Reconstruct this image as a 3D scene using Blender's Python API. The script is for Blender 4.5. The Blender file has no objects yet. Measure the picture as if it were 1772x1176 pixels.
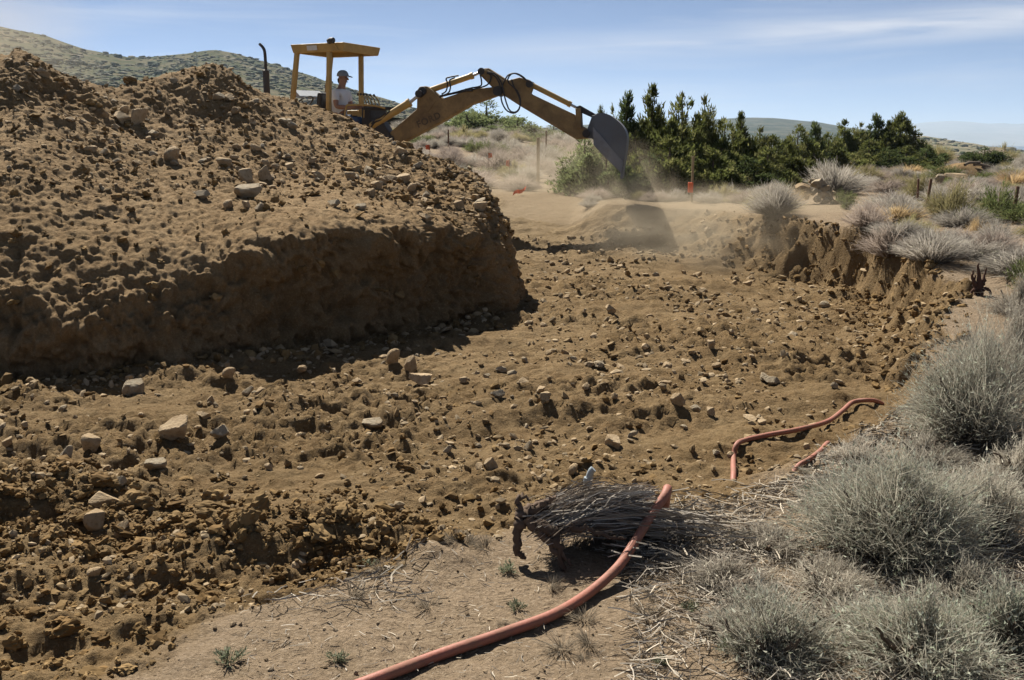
import bpy, bmesh, math, random
import numpy as np
from mathutils import Vector, Matrix
from mathutils.bvhtree import BVHTree

R = math.radians
rng = np.random.default_rng(11)
random.seed(11)
scene = bpy.context.scene

# ------------------------------------------------------------------ camera
EYE = 1.6
PITCH = R(11.26)
FPX = 1723.0
cam_d = bpy.data.cameras.new('camera')
cam_d.sensor_fit = 'HORIZONTAL'
cam_d.sensor_width = 36.0
cam_d.lens = FPX / 1772.0 * 36.0
cam_d.clip_start = 0.05
cam_d.clip_end = 60000.0
cam = bpy.data.objects.new('camera', cam_d)
scene.collection.objects.link(cam)
cam.location = (0, 0, EYE)
cam.rotation_euler = (math.pi / 2 - PITCH, 0, 0)
scene.camera = cam

# ------------------------------------------------------------------ light
SUN_EL = R(48.0)
TRAVEL = np.array([0.44, -0.898])          # ground direction in which shadows fall
sun_to = np.array([-TRAVEL[0] * math.cos(SUN_EL), -TRAVEL[1] * math.cos(SUN_EL), math.sin(SUN_EL)])
sun_d = bpy.data.lights.new('sun', 'SUN')
sun_d.energy = 5.0
sun_d.angle = R(0.53)
sun_d.color = (1.0, 0.94, 0.84)
sun = bpy.data.objects.new('sun', sun_d)
scene.collection.objects.link(sun)
sun.rotation_euler = Vector((-sun_to[0], -sun_to[1], -sun_to[2])).to_track_quat('-Z', 'Y').to_euler()
sun.location = (-30, 50, 60)

world = bpy.data.worlds.new('World')
scene.world = world
world.use_nodes = True
wn = world.node_tree
wn.nodes.clear()
w_out = wn.nodes.new('ShaderNodeOutputWorld')
w_bg = wn.nodes.new('ShaderNodeBackground')
w_sky = wn.nodes.new('ShaderNodeTexSky')
w_sky.sky_type = 'NISHITA'
w_sky.sun_disc = False
w_sky.sun_elevation = SUN_EL
w_sky.sun_rotation = math.atan2(sun_to[0], sun_to[1])
w_sky.air_density = 0.33
w_sky.dust_density = 0.15
w_sky.ozone_density = 1.6
w_sky.altitude = 1200
w_bg.inputs['Strength'].default_value = 0.05
# thin cirrus streaks
w_tc = wn.nodes.new('ShaderNodeTexCoord')
w_map = wn.nodes.new('ShaderNodeMapping')
w_map.inputs['Rotation'].default_value = (0, R(-7), 0)
w_map.inputs['Scale'].default_value = (2.2, 2.2, 24.0)
w_n = wn.nodes.new('ShaderNodeTexNoise')
w_n.inputs['Scale'].default_value = 1.5
w_n.inputs['Detail'].default_value = 6
w_n.inputs['Roughness'].default_value = 0.6
w_n.inputs['Distortion'].default_value = 0.35
w_r = wn.nodes.new('ShaderNodeMapRange')
w_r.inputs['From Min'].default_value = 0.46
w_r.inputs['From Max'].default_value = 0.78
w_r.inputs['To Max'].default_value = 0.35
w_mix = wn.nodes.new('ShaderNodeMix')
w_mix.data_type = 'RGBA'
w_mix.inputs['B'].default_value = (7.5, 7.5, 7.9, 1)
wn.links.new(w_tc.outputs['Generated'], w_map.inputs['Vector'])
wn.links.new(w_map.outputs['Vector'], w_n.inputs['Vector'])
wn.links.new(w_n.outputs['Fac'], w_r.inputs['Value'])
w_sep = wn.nodes.new('ShaderNodeSeparateXYZ'); wn.links.new(w_tc.outputs['Generated'], w_sep.inputs['Vector'])
def wmath(op, a, b=None, clamp=False):
    m_ = wn.nodes.new('ShaderNodeMath'); m_.operation = op; m_.use_clamp = clamp
    for i_, v_ in enumerate((a, b)):
        if v_ is None: continue
        if isinstance(v_, (int, float)): m_.inputs[i_].default_value = v_
        else: wn.links.new(v_, m_.inputs[i_])
    return m_.outputs[0]
w_line = wmath('SUBTRACT', w_sep.outputs['Z'], wmath('MULTIPLY_ADD', w_sep.outputs['X'], 0.045))
w_line.node.inputs[1].links[0].from_node.inputs[2].default_value = 0.086
w_band = wmath('SUBTRACT', 1.0, wmath('MULTIPLY', wmath('ABSOLUTE', w_line), 48.0), True)
w_side = wmath('MULTIPLY', wmath('ADD', w_sep.outputs['X'], 0.16), 2.0, True)
w_n2 = wn.nodes.new('ShaderNodeTexNoise'); w_n2.inputs['Scale'].default_value = 2.6; w_n2.inputs['Detail'].default_value = 6; w_n2.inputs['Distortion'].default_value = 0.5
wn.links.new(w_map.outputs['Vector'], w_n2.inputs['Vector'])
w_st = wmath('MULTIPLY', wmath('MULTIPLY', w_band, w_side), wmath('MULTIPLY', wmath('SUBTRACT', w_n2.outputs['Fac'], 0.2), 2.6, True))
w_fac = wmath('MAXIMUM', w_st, w_r.outputs['Result'], True)
wn.links.new(w_fac, w_mix.inputs['Factor'])
wn.links.new(w_sky.outputs['Color'], w_mix.inputs['A'])
wn.links.new(w_mix.outputs['Result'], w_bg.inputs['Color'])
wn.links.new(w_bg.outputs['Background'], w_out.inputs['Surface'])

vs = scene.view_settings
vs.view_transform = 'Standard'
vs.look = 'None'
vs.exposure = 1.08
vs.gamma = 1.0
vs.use_curve_mapping = False
scene.cycles.max_bounces = 5
scene.cycles.diffuse_bounces = 1
scene.cycles.volume_bounces = 0
scene.cycles.use_denoising = True

# ------------------------------------------------------------------ helpers
CP, SP = math.cos(PITCH), math.sin(PITCH)


def ray(px, py):
    u = (np.asarray(px, float) - 886.0) / FPX
    v = (np.asarray(py, float) - 588.0) / FPX
    yc = CP - v * SP
    zc = -SP - v * CP
    return u / yc, zc / yc


def at(px, py, D):
    a, b = ray(px, py)
    return np.array([a * D, D, EYE + b * D])


def pix(p):
    """metres -> photograph pixel, for checking the layout and for labels"""
    x, y, z = p[0], p[1], p[2] - EYE
    f = y * CP - z * SP
    up = y * SP + z * CP
    return 886 + FPX * x / f, 588 - FPX * up / f


def _h(ix, iy, iz):
    n = (ix.astype(np.uint32) * np.uint32(374761393) + iy.astype(np.uint32) * np.uint32(668265263)
         + iz.astype(np.uint32) * np.uint32(2147483647))
    n = (n ^ (n >> np.uint32(13))) * np.uint32(1274126177)
    n = n ^ (n >> np.uint32(16))
    n = n * np.uint32(2246822519)
    n = n ^ (n >> np.uint32(15))
    return n.astype(np.float64) / 4294967295.0


def noise3(x, y, z):
    """value noise in -1..1"""
    x0, y0, z0 = np.floor(x), np.floor(y), np.floor(z)
    fx, fy, fz = x - x0, y - y0, z - z0
    fx = fx * fx * fx * (fx * (fx * 6 - 15) + 10)
    fy = fy * fy * fy * (fy * (fy * 6 - 15) + 10)
    fz = fz * fz * fz * (fz * (fz * 6 - 15) + 10)
    ix, iy, iz = x0.astype(np.int64), y0.astype(np.int64), z0.astype(np.int64)
    def c(a, b, d): return _h(ix + a, iy + b, iz + d)
    v00 = c(0, 0, 0) * (1 - fx) + c(1, 0, 0) * fx
    v10 = c(0, 1, 0) * (1 - fx) + c(1, 1, 0) * fx
    v01 = c(0, 0, 1) * (1 - fx) + c(1, 0, 1) * fx
    v11 = c(0, 1, 1) * (1 - fx) + c(1, 1, 1) * fx
    a = v00 * (1 - fy) + v10 * fy
    b = v01 * (1 - fy) + v11 * fy
    return (a * (1 - fz) + b * fz) * 2 - 1


def noise2(x, y, seed=0):
    x = np.asarray(x, float); y = np.asarray(y, float)
    x0, y0 = np.floor(x), np.floor(y)
    fx, fy = x - x0, y - y0
    fx = fx * fx * fx * (fx * (fx * 6 - 15) + 10)
    fy = fy * fy * fy * (fy * (fy * 6 - 15) + 10)
    ix, iy = x0.astype(np.int64), y0.astype(np.int64)
    iz = np.full_like(ix, seed)
    a = _h(ix, iy, iz) * (1 - fx) + _h(ix + 1, iy, iz) * fx
    b = _h(ix, iy + 1, iz) * (1 - fx) + _h(ix + 1, iy + 1, iz) * fx
    return (a * (1 - fy) + b * fy) * 2 - 1


def fbm2(x, y, seed=0, oct=4, gain=0.5):
    s, a, t = 0.0, 1.0, 0.0
    for o in range(oct):
        s = s + a * noise2(x * 2.03 ** o + 17.3 * o, y * 2.03 ** o - 9.1 * o, seed + o)
        t += a; a *= gain
    return s / t


def fbm3(p, f, seed=0.0, oct=4, gain=0.5):
    s, a, t = 0.0, 1.0, 0.0
    for o in range(oct):
        k = f * 2.03 ** o
        s = s + a * noise3(p[:, 0] * k + seed + 7 * o, p[:, 1] * k - seed, p[:, 2] * k + 3 * o)
        t += a; a *= gain
    return s / t


def sst(a, b, x):
    t = np.clip((x - a) / (b - a), 0, 1)
    return t * t * (3 - 2 * t)


def mk_mesh(name, V, F, smooth=True):
    V = np.ascontiguousarray(V, dtype=np.float32)
    F = np.ascontiguousarray(F, dtype=np.int32)
    me = bpy.data.meshes.new(name)
    k = F.shape[1]
    me.vertices.add(len(V)); me.vertices.foreach_set('co', V.ravel())
    me.loops.add(F.size); me.loops.foreach_set('vertex_index', F.ravel())
    me.polygons.add(len(F))
    me.polygons.foreach_set('loop_start', np.arange(0, F.size, k, dtype=np.int32))
    me.update(calc_edges=True)
    me.polygons.foreach_set('use_smooth', np.full(len(F), smooth, dtype=bool))
    me.validate()
    return me


def set_col(me, C, name='col'):
    a = me.attributes.new(name, 'FLOAT_COLOR', 'POINT')
    C = np.asarray(C, np.float32)
    if C.ndim == 1:
        C = np.stack([C, C, C], 1)
    if C.shape[1] == 3:
        C = np.concatenate([C, np.ones((len(C), 1), np.float32)], 1)
    a.data.foreach_set('color', np.ascontiguousarray(C).ravel())


def link(name, me, mat=None, parent=None):
    o = bpy.data.objects.new(name, me)
    scene.collection.objects.link(o)
    if mat is not None and me is not None and len(me.materials) == 0:
        me.materials.append(mat)
    if parent is not None:
        o.parent = parent
    return o


def empty(name, loc=(0, 0, 0), rz=0.0):
    o = bpy.data.objects.new(name, None)
    o.empty_display_size = 0.1
    scene.collection.objects.link(o)
    o.location = loc
    o.rotation_euler = (0, 0, rz)
    return o


def tag(o, label=None, cat=None, group=None, kind=None):
    if label: o['label'] = label
    if cat: o['category'] = cat
    if group: o['group'] = group
    if kind: o['kind'] = kind
    return o


def grid_faces(nr, nc):
    i = np.arange(nr - 1)[:, None] * nc + np.arange(nc - 1)[None, :]
    return np.stack([i, i + 1, i + 1 + nc, i + nc], -1).reshape(-1, 4)


def catmull(P, n):
    P = np.asarray(P, float)
    m = len(P)
    t = np.linspace(0, m - 1, n)
    i = np.clip(np.floor(t).astype(int), 0, m - 2)
    f = (t - i)[:, None]
    p0 = P[np.clip(i - 1, 0, m - 1)]; p1 = P[i]; p2 = P[i + 1]; p3 = P[np.clip(i + 2, 0, m - 1)]
    return 0.5 * ((2 * p1) + (-p0 + p2) * f + (2 * p0 - 5 * p1 + 4 * p2 - p3) * f ** 2 + (-p0 + 3 * p1 - 3 * p2 + p3) * f ** 3)


def tube_vf(P, rad, sides=8, cap=True):
    P = np.asarray(P, float)
    n = len(P)
    rad = np.broadcast_to(np.asarray(rad, float), (n,))
    T = np.gradient(P, axis=0)
    T /= np.linalg.norm(T, axis=1, keepdims=True) + 1e-9
    ref = np.array([0, 0, 1.0]) if abs(T[0, 2]) < 0.9 else np.array([1.0, 0, 0])
    nv = np.cross(T[0], ref); nv /= np.linalg.norm(nv)
    N = [nv]
    for k in range(1, n):
        q = N[-1] - T[k] * np.dot(N[-1], T[k])
        N.append(q / (np.linalg.norm(q) + 1e-9))
    N = np.array(N); B = np.cross(T, N)
    a = np.linspace(0, 2 * math.pi, sides, endpoint=False)
    V = P[:, None, :] + rad[:, None, None] * (np.cos(a)[None, :, None] * N[:, None, :] + np.sin(a)[None, :, None] * B[:, None, :])
    V = V.reshape(-1, 3)
    F = []
    for r in range(n - 1):
        for s in range(sides):
            s2 = (s + 1) % sides
            F.append((r * sides + s, r * sides + s2, (r + 1) * sides + s2, (r + 1) * sides + s))
    F = np.array(F)
    if cap:
        V = np.concatenate([V, P[:1], P[-1:]])
        c0, c1 = len(V) - 2, len(V) - 1
        C = []
        for s in range(sides):
            s2 = (s + 1) % sides
            C.append((c0, s2, s, s)); C.append((c1, (n - 1) * sides + s, (n - 1) * sides + s2, (n - 1) * sides + s2))
        return V, F, np.array(C)[:, :3]
    return V, F, np.zeros((0, 3), int)


class MB:
    """collects shapes for ONE mesh"""
    def __init__(s): s.v = []; s.f = []; s.n = 0
    def add(s, V, F):
        V = np.asarray(V, float)
        s.v.append(V)
        s.f += [tuple(int(i) + s.n for i in f) for f in F]
        s.n += len(V)
        return s
    def tube(s, P, rad, sides=10):
        V, F, C = tube_vf(P, rad, sides)
        return s.add(V, [tuple(f) for f in F] + [tuple(c) for c in C])
    def prism(s, P, nrm, th):
        P = np.asarray(P, float); nrm = np.asarray(nrm, float); n = len(P)
        V = np.concatenate([P - nrm * th / 2, P + nrm * th / 2])
        F = [tuple(range(n))[::-1], tuple(range(n, 2 * n))] + [(i, (i + 1) % n, n + (i + 1) % n, n + i) for i in range(n)]
        return s.add(V, F)
    def box(s, c, ax, ay, az, sx, sy, sz):
        c = np.asarray(c, float); ax, ay, az = (np.asarray(a, float) for a in (ax, ay, az))
        P = [c + ax * sx / 2 * i + ay * sy / 2 * j for i, j in ((-1, -1), (1, -1), (1, 1), (-1, 1))]
        return s.prism(P, az, sz)
    def build(s, name, mat, parent=None, bevel=0.0, smooth=False):
        me = bpy.data.meshes.new(name)
        me.from_pydata([tuple(v) for v in np.concatenate(s.v)], [], s.f)
        bm = bmesh.new(); bm.from_mesh(me)
        bmesh.ops.recalc_face_normals(bm, faces=bm.faces)
        bm.to_mesh(me); bm.free()
        me.update()
        if smooth:
            me.polygons.foreach_set('use_smooth', np.full(len(me.polygons), True))
            try: me.set_sharp_from_angle(angle=R(40))
            except Exception: pass
        o = link(name, me, mat, parent)
        if bevel:
            b = o.modifiers.new('bevel', 'BEVEL'); b.width = bevel; b.segments = 2; b.limit_method = 'ANGLE'; b.angle_limit = R(35)
        return o


# ------------------------------------------------------------------ materials
def nodes_of(m):
    m.use_nodes = True
    nt = m.node_tree
    return nt, nt.nodes['Principled BSDF']


def N_(nt, t, **kw):
    n = nt.nodes.new(t)
    for k, v in kw.items():
        if k in n.inputs: n.inputs[k].default_value = v
        else: setattr(n, k, v)
    return n


def mixc(nt, fac, a, b, blend='MIX'):
    m = nt.nodes.new('ShaderNodeMix'); m.data_type = 'RGBA'; m.blend_type = blend
    for key, val in (('Factor', fac), ('A', a), ('B', b)):
        if hasattr(val, 'links') or hasattr(val, 'is_linked'):
            nt.links.new(val, m.inputs[key])
        elif key == 'Factor': m.inputs[key].default_value = val
        else: m.inputs[key].default_value = (*val, 1) if len(val) == 3 else val
    return m.outputs['Result']


def ramp(nt, val, a, b, lo=0.0, hi=1.0):
    m = nt.nodes.new('ShaderNodeMapRange')
    m.inputs['From Min'].default_value = a; m.inputs['From Max'].default_value = b
    m.inputs['To Min'].default_value = lo; m.inputs['To Max'].default_value = hi
    nt.links.new(val, m.inputs['Value'])
    return m.outputs['Result']


def tnoise(nt, vec, scale, detail=4, rough=0.6, dist=0.0):
    n = N_(nt, 'ShaderNodeTexNoise', Scale=scale, Detail=detail, Roughness=rough, Distortion=dist)
    if vec is not None: nt.links.new(vec, n.inputs['Vector'])
    return n.outputs['Fac']


def dirt_material(name, natural=True, gain=1.0):
    m = bpy.data.materials.new(name)
    nt, p = nodes_of(m)
    p.inputs['Roughness'].default_value = 0.95
    p.inputs['Specular IOR Level'].default_value = 0.12
    tc = nt.nodes.new('ShaderNodeTexCoord').outputs['Object']
    big = tnoise(nt, tc, 0.9, 4, 0.6)
    med = tnoise(nt, tc, 7.0, 5, 0.65, 0.3)
    fin = tnoise(nt, tc, 60.0, 3, 0.7)
    c = mixc(nt, ramp(nt, big, 0.35, 0.65), (0.160, 0.107, 0.050), (0.215, 0.150, 0.077))
    c = mixc(nt, ramp(nt, med, 0.35, 0.72, 0.0, 0.6), c, (0.118, 0.066, 0.024))
    c = mixc(nt, ramp(nt, fin, 0.52, 0.78, 0.0, 0.6), c, (0.32, 0.23, 0.125))
    c = mixc(nt, ramp(nt, fin, 0.46, 0.25, 0.0, 0.5), c, (0.062, 0.037, 0.015))
    if natural:
        at_ = nt.nodes.new('ShaderNodeAttribute'); at_.attribute_name = 'col'
        sep = nt.nodes.new('ShaderNodeSeparateColor'); nt.links.new(at_.outputs['Color'], sep.inputs['Color'])
        g = mixc(nt, ramp(nt, med, 0.3, 0.7), (0.26, 0.192, 0.125), (0.20, 0.148, 0.094))
        g = mixc(nt, ramp(nt, fin, 0.5, 0.75, 0.0, 0.7), g, (0.38, 0.30, 0.215))
        g = mixc(nt, ramp(nt, fin, 0.45, 0.25, 0.0, 0.6), g, (0.08, 0.056, 0.035))
        far = mixc(nt, ramp(nt, tnoise(nt, tc, 0.25, 5, 0.7), 0.35, 0.65), (0.17, 0.137, 0.098), (0.12, 0.11, 0.078))
        g = mixc(nt, sep.outputs['Green'], g, far)
        c = mixc(nt, sep.outputs['Red'], g, c)
        # fine pale dust that settled beyond the pit
        c = mixc(nt, sep.outputs['Blue'], c, (0.21, 0.155, 0.088))
    if gain != 1.0:
        c = mixc(nt, 1.0, c, (gain, gain, gain * 1.04), 'MULTIPLY')
    nt.links.new(c, p.inputs['Base Color'])
    b1 = N_(nt, 'ShaderNodeBump', Strength=0.85, Distance=0.04)
    nt.links.new(tnoise(nt, tc, 32.0, 6, 0.72), b1.inputs['Height'])
    b2 = N_(nt, 'ShaderNodeBump', Strength=0.5, Distance=0.008)
    nt.links.new(tnoise(nt, tc, 150.0, 3, 0.6), b2.inputs['Height'])
    nt.links.new(b1.outputs['Normal'], b2.inputs['Normal'])
    nt.links.new(b2.outputs['Normal'], p.inputs['Normal'])
    return m


def rock_material(name, ca, cb, dust):
    m = bpy.data.materials.new(name)
    nt, p = nodes_of(m)
    p.inputs['Roughness'].default_value = 0.9
    p.inputs['Specular IOR Level'].default_value = 0.2
    tc = nt.nodes.new('ShaderNodeTexCoord').outputs['Object']
    oi = nt.nodes.new('ShaderNodeObjectInfo').outputs['Random']
    c = mixc(nt, oi, ca, cb)
    c = mixc(nt, ramp(nt, tnoise(nt, tc, 2.2, 5, 0.7), 0.4, 0.68, 0, 0.8), c, dust)
    c = mixc(nt, ramp(nt, tnoise(nt, tc, 9.0, 4, 0.7), 0.55, 0.75, 0, 0.55), c, (0.12, 0.085, 0.05))
    nt.links.new(c, p.inputs['Base Color'])
    b = N_(nt, 'ShaderNodeBump', Strength=0.5, Distance=0.05)
    nt.links.new(tnoise(nt, tc, 6.0, 6, 0.7), b.inputs['Height'])
    nt.links.new(b.outputs['Normal'], p.inputs['Normal'])
    return m


def attr_material(name, rough=0.85, spec=0.15, trans=0.0):
    m = bpy.data.materials.new(name)
    nt, p = nodes_of(m)
    p.inputs['Roughness'].default_value = rough
    p.inputs['Specular IOR Level'].default_value = spec
    a = nt.nodes.new('ShaderNodeAttribute'); a.attribute_name = 'col'
    oi = nt.nodes.new('ShaderNodeObjectInfo').outputs['Random']
    hsv = nt.nodes.new('ShaderNodeHueSaturation')
    nt.links.new(a.outputs['Color'], hsv.inputs['Color'])
    nt.links.new(ramp(nt, oi, 0, 1, 0.82, 1.15), hsv.inputs['Value'])
    nt.links.new(hsv.outputs['Color'], p.inputs['Base Color'])
    if trans:
        out = nt.nodes['Material Output']
        tr = nt.nodes.new('ShaderNodeBsdfTranslucent')
        nt.links.new(hsv.outputs['Color'], tr.inputs['Color'])
        mx = nt.nodes.new('ShaderNodeMixShader'); mx.inputs[0].default_value = trans
        nt.links.new(p.outputs['BSDF'], mx.inputs[1]); nt.links.new(tr.outputs['BSDF'], mx.inputs[2])
        nt.links.new(mx.outputs['Shader'], out.inputs['Surface'])
    return m


def paint_material(name, col, dirt=(0.16, 0.11, 0.06), amount=0.6, rough=0.55, scale=3.0, metal=0.0):
    m = bpy.data.materials.new(name)
    nt, p = nodes_of(m)
    tc = nt.nodes.new('ShaderNodeTexCoord').outputs['Object']
    n1 = tnoise(nt, tc, scale, 6, 0.7)
    n2 = tnoise(nt, tc, scale * 9, 3, 0.6)
    c = mixc(nt, ramp(nt, n1, 0.42, 0.72, 0.05, amount), col, dirt)
    c = mixc(nt, ramp(nt, n2, 0.55, 0.75, 0.0, amount * 0.5), c, dirt)
    nt.links.new(c, p.inputs['Base Color'])
    p.inputs['Metallic'].default_value = metal
    nt.links.new(ramp(nt, n1, 0.4, 0.7, rough, min(1.0, rough + 0.3)), p.inputs['Roughness'])
    b = N_(nt, 'ShaderNodeBump', Strength=0.15, Distance=0.01)
    nt.links.new(n2, b.inputs['Height']); nt.links.new(b.outputs['Normal'], p.inputs['Normal'])
    return m


M_DIRT = dirt_material('dug_and_natural_soil', True)
M_MOUND = dirt_material('spoil_soil', False, 1.32)
M_ROCK = rock_material('tan_rock', (0.42, 0.32, 0.20), (0.31, 0.225, 0.13), (0.24, 0.16, 0.08))
M_GREYROCK = rock_material('grey_rock', (0.29, 0.245, 0.175), (0.37, 0.305, 0.21), (0.24, 0.17, 0.095))
M_CLOD = rock_material('dirt_clod', (0.20, 0.135, 0.065), (0.16, 0.10, 0.045), (0.25, 0.17, 0.085))
M_PLANT = attr_material('plant_leaf', 0.85, 0.1, 0.5)
M_WOOD = attr_material('plant_wood', 0.9, 0.1, 0.0)
M_TWIG = attr_material('plant_twig', 0.9, 0.1, 0.45)
M_YEL = paint_material('yellow_machine_paint', (0.44, 0.275, 0.075), (0.17, 0.115, 0.055), 0.55, 0.5, 2.5)
M_BOOM = paint_material('worn_boom_paint', (0.27, 0.172, 0.062), (0.085, 0.055, 0.03), 0.85, 0.6, 3.2)
M_BLACK = paint_material('black_rubber', (0.018, 0.018, 0.02), (0.08, 0.06, 0.04), 0.5, 0.6, 6)
M_STEEL = paint_material('chrome_rod', (0.45, 0.45, 0.46), (0.2, 0.16, 0.1), 0.3, 0.3, 6, 0.8)
M_BUCKET = paint_material('worn_bucket_steel', (0.105, 0.115, 0.13), (0.15, 0.125, 0.095), 0.4, 0.5, 4, 0.2)
M_CUTTER = paint_material('worn_bright_steel', (0.20, 0.205, 0.22), (0.13, 0.11, 0.085), 0.45, 0.45, 5, 0.4)
M_STACK = paint_material('exhaust_metal', (0.05, 0.047, 0.045), (0.10, 0.07, 0.05), 0.6, 0.6, 8, 0.3)
M_DECAL = paint_material('white_decal', (0.6, 0.6, 0.58), (0.3, 0.26, 0.2), 0.4, 0.5, 8)
M_LETTER = paint_material('dark_lettering', (0.06, 0.042, 0.024), (0.17, 0.11, 0.05), 0.75, 0.7, 9)
M_HOSE = paint_material('red_rubber_hose', (0.31, 0.105, 0.068), (0.19, 0.11, 0.068), 0.85, 0.6, 9)
M_ORANGE = paint_material('orange_plastic', (0.85, 0.15, 0.045), (0.5, 0.18, 0.08), 0.3, 0.6, 4)
M_STAKE = paint_material('weathered_stake', (0.33, 0.24, 0.13), (0.16, 0.11, 0.06), 0.5, 0.8, 8)
M_RUST = paint_material('rusty_steel', (0.17, 0.085, 0.045), (0.07, 0.04, 0.025), 0.6, 0.8, 12)
M_PIPE = paint_material('grey_plastic', (0.30, 0.36, 0.40), (0.25, 0.2, 0.14), 0.3, 0.5, 12)
M_SKIN = paint_material('skin', (0.33, 0.18, 0.115), (0.25, 0.13, 0.08), 0.3, 0.6, 5)
M_SHIRT = paint_material('white_cotton', (0.74, 0.74, 0.74), (0.5, 0.47, 0.42), 0.3, 0.9, 6)
M_JEANS = paint_material('blue_denim', (0.085, 0.125, 0.20), (0.15, 0.15, 0.15), 0.4, 0.9, 9)
M_CAP = paint_material('grey_cap_cloth', (0.25, 0.28, 0.30), (0.12, 0.12, 0.13), 0.4, 0.9, 9)
M_HAIR = paint_material('dark_hair', (0.02, 0.015, 0.012), (0.03, 0.02, 0.015), 0.3, 0.8, 9)
M_ROOF = paint_material('pale_roof', (0.62, 0.62, 0.62), (0.4, 0.38, 0.35), 0.3, 0.7, 1)
M_GREYROOF = paint_material('grey_roof', (0.34, 0.35, 0.37), (0.25, 0.24, 0.22), 0.4, 0.8, 1)
M_STUCCO = paint_material('orange_stucco', (0.48, 0.26, 0.13), (0.35, 0.2, 0.11), 0.3, 0.9, 1)
M_GLASS = paint_material('dark_window', (0.04, 0.05, 0.06), (0.08, 0.08, 0.07), 0.2, 0.15, 1)
M_TYRE = paint_material('tyre_rubber', (0.02, 0.02, 0.02), (0.14, 0.1, 0.06), 0.7, 0.8, 5)

# ------------------------------------------------------------------ ground sheet
BOT_Y = [2.0, 4.3, 5.2, 6.1, 7.9, 9.7, 11.2, 12.5, 13.6, 14.9, 15.15, 15.6, 16.3]
BOT_X = [9.0, 9.0, 5.0, 2.45, 3.08, 3.62, 3.92, 3.98, 3.36, 2.35, 1.70, 0.7, -0.8]
TOP_Y = [2.0, 4.3, 5.2, 6.1, 7.3, 8.8, 10.3, 12.5, 14.0, 15.4, 15.9, 16.2, 16.7, 17.4]
TOP_X = [9.6, 9.6, 5.3, 2.62, 3.30, 4.05, 4.28, 4.32, 3.80, 3.26, 2.35, 1.64, 0.9, -0.2]
NAT_Y = [0, 4.5, 6.1, 7.3, 8.8, 10.3, 12.5, 16.5, 20, 30, 40, 60, 100, 300, 1000, 3000, 12000]
NAT_Z = [0, 0.0, 0.03, 0.14, 0.30, 0.41, 0.55, 0.60, 0.60, 0.57, 0.6, 0.4, -0.6, -9, -40, -110, -160]
FLO_Y = [0, 3.6, 5, 7, 10, 13, 15, 16.5, 18.5, 20, 24]
FLO_Z = [0, 0.0, -0.03, -0.06, -0.11, -0.07, 0.05, 0.20, 0.44, 0.57, 0.62]
# line between dug soil and the untouched ground near the camera (from left to right)
_e = [at(p, r, d) for p, r, d in ((-700, 1500, 2.1), (0, 1230, 2.45), (250, 1130, 2.9), (420, 1060, 3.2), (620, 995, 3.55), (800, 945, 3.8),
                                   (1000, 905, 4.05), (1150, 880, 4.2), (1290, 850, 4.4), (1420, 775, 5.1), (1600, 690, 6.1))]
EDGE_X = [q[0] for q in _e]; EDGE_Y = [q[1] for q in _e]
# the rough lip of clods on the left
_b = [at(p, r, d) for p, r, d in ((-500, 880, 4.1), (0, 872, 4.25), (200, 880, 4.2), (450, 910, 4.0), (600, 925, 3.92), (760, 950, 3.75))]
LIP_X = [q[0] for q in _b]; LIP_Y = [q[1] for q in _b]


def macro(x, y):
    """smooth height, and how far the soil is dug (0..1)"""
    x = np.asarray(x, float); y = np.asarray(y, float)
    nat = np.interp(y, NAT_Y, NAT_Z)
    left = sst(8.0, -3.0, x * 24.0 / np.maximum(y, 24.0))
    nat = nat + left * (0.066 * np.clip(y - 23.0, 0, 27))
    flo = np.interp(y, FLO_Y, FLO_Z) - 0.13 * sst(1.6, 3.3, x) * sst(7.0, 9.5, y) * sst(15.0, 13.0, y)
    wob = (0.16 * noise2(x * 0.9, y * 0.9, 31) + 0.12 * noise2(x * 2.4, y * 2.4, 32) + 0.06 * noise2(x * 5.6, y * 5.6, 33) + 0.02 * noise2(x * 13.0, y * 13.0, 34)) * sst(5.4, 7.0, y) * (1 - 0.5 * sst(12.5, 14.0, y))
    xb = np.interp(y, BOT_Y, BOT_X) + wob * 1.2
    xt = np.interp(y, TOP_Y, TOP_X) + wob
    t = np.clip((x - xb) / np.maximum(xt - xb, 0.12), 0, 1)
    # a cut bank: talus below, steep above
    s = np.where(t < 0.45, 0.38 * (t / 0.45) ** 1.3, 0.38 + 0.62 * (0.5 * sst(0.45, 0.95, t) + 0.5 * np.clip((t - 0.45) / 0.5, 0, 1)))
    lin = sst(13.0, 14.5, y)
    s = s * (1 - lin) + lin * (0.6 * t + 0.4 * sst(0.2, 1.0, t)) * np.maximum(sst(0.8, 1.6, x), sst(0.98, 1.0, t) * 0)
    far = sst(16.2, 20.5, y + 0.35 * noise2(x * 0.7, y * 0.7, 5))
    s = np.maximum(s, far)
    z = flo * (1 - s) + nat * s
    edge = np.interp(x, EDGE_X, EDGE_Y)
    q = y - edge + 0.14 * fbm2(x * 2.2, y * 2.2, 8, 3)
    dug = sst(-0.22, 0.18, q + 0.10 * noise2(x * 7.0, y * 7.0, 9))
    z = nat * (1 - dug) + z * dug
    # lip of clods
    lip = np.interp(x, LIP_X, LIP_Y) + 0.12 * noise2(x * 1.6, y * 0, 77)
    lq = y - lip
    env = sst(0.05, -0.5, x) * (0.55 + 0.45 * noise2(x * 1.3 + 4, 0 * y, 78))
    lq = lq + 0.09 * noise2(x * 6.0, y * 6.0, 79) + 0.05 * noise2(x * 14.0, y * 14.0, 80)
    z = z + env * 0.11 * np.where(lq > 0, np.exp(-(lq / 0.38) ** 2), sst(-0.30, 0.0, lq))
    dg = dug * (1 - sst(0.92, 1.0, t) * (y > 5.0)) * (1 - far)
    return z, dg, t


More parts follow.
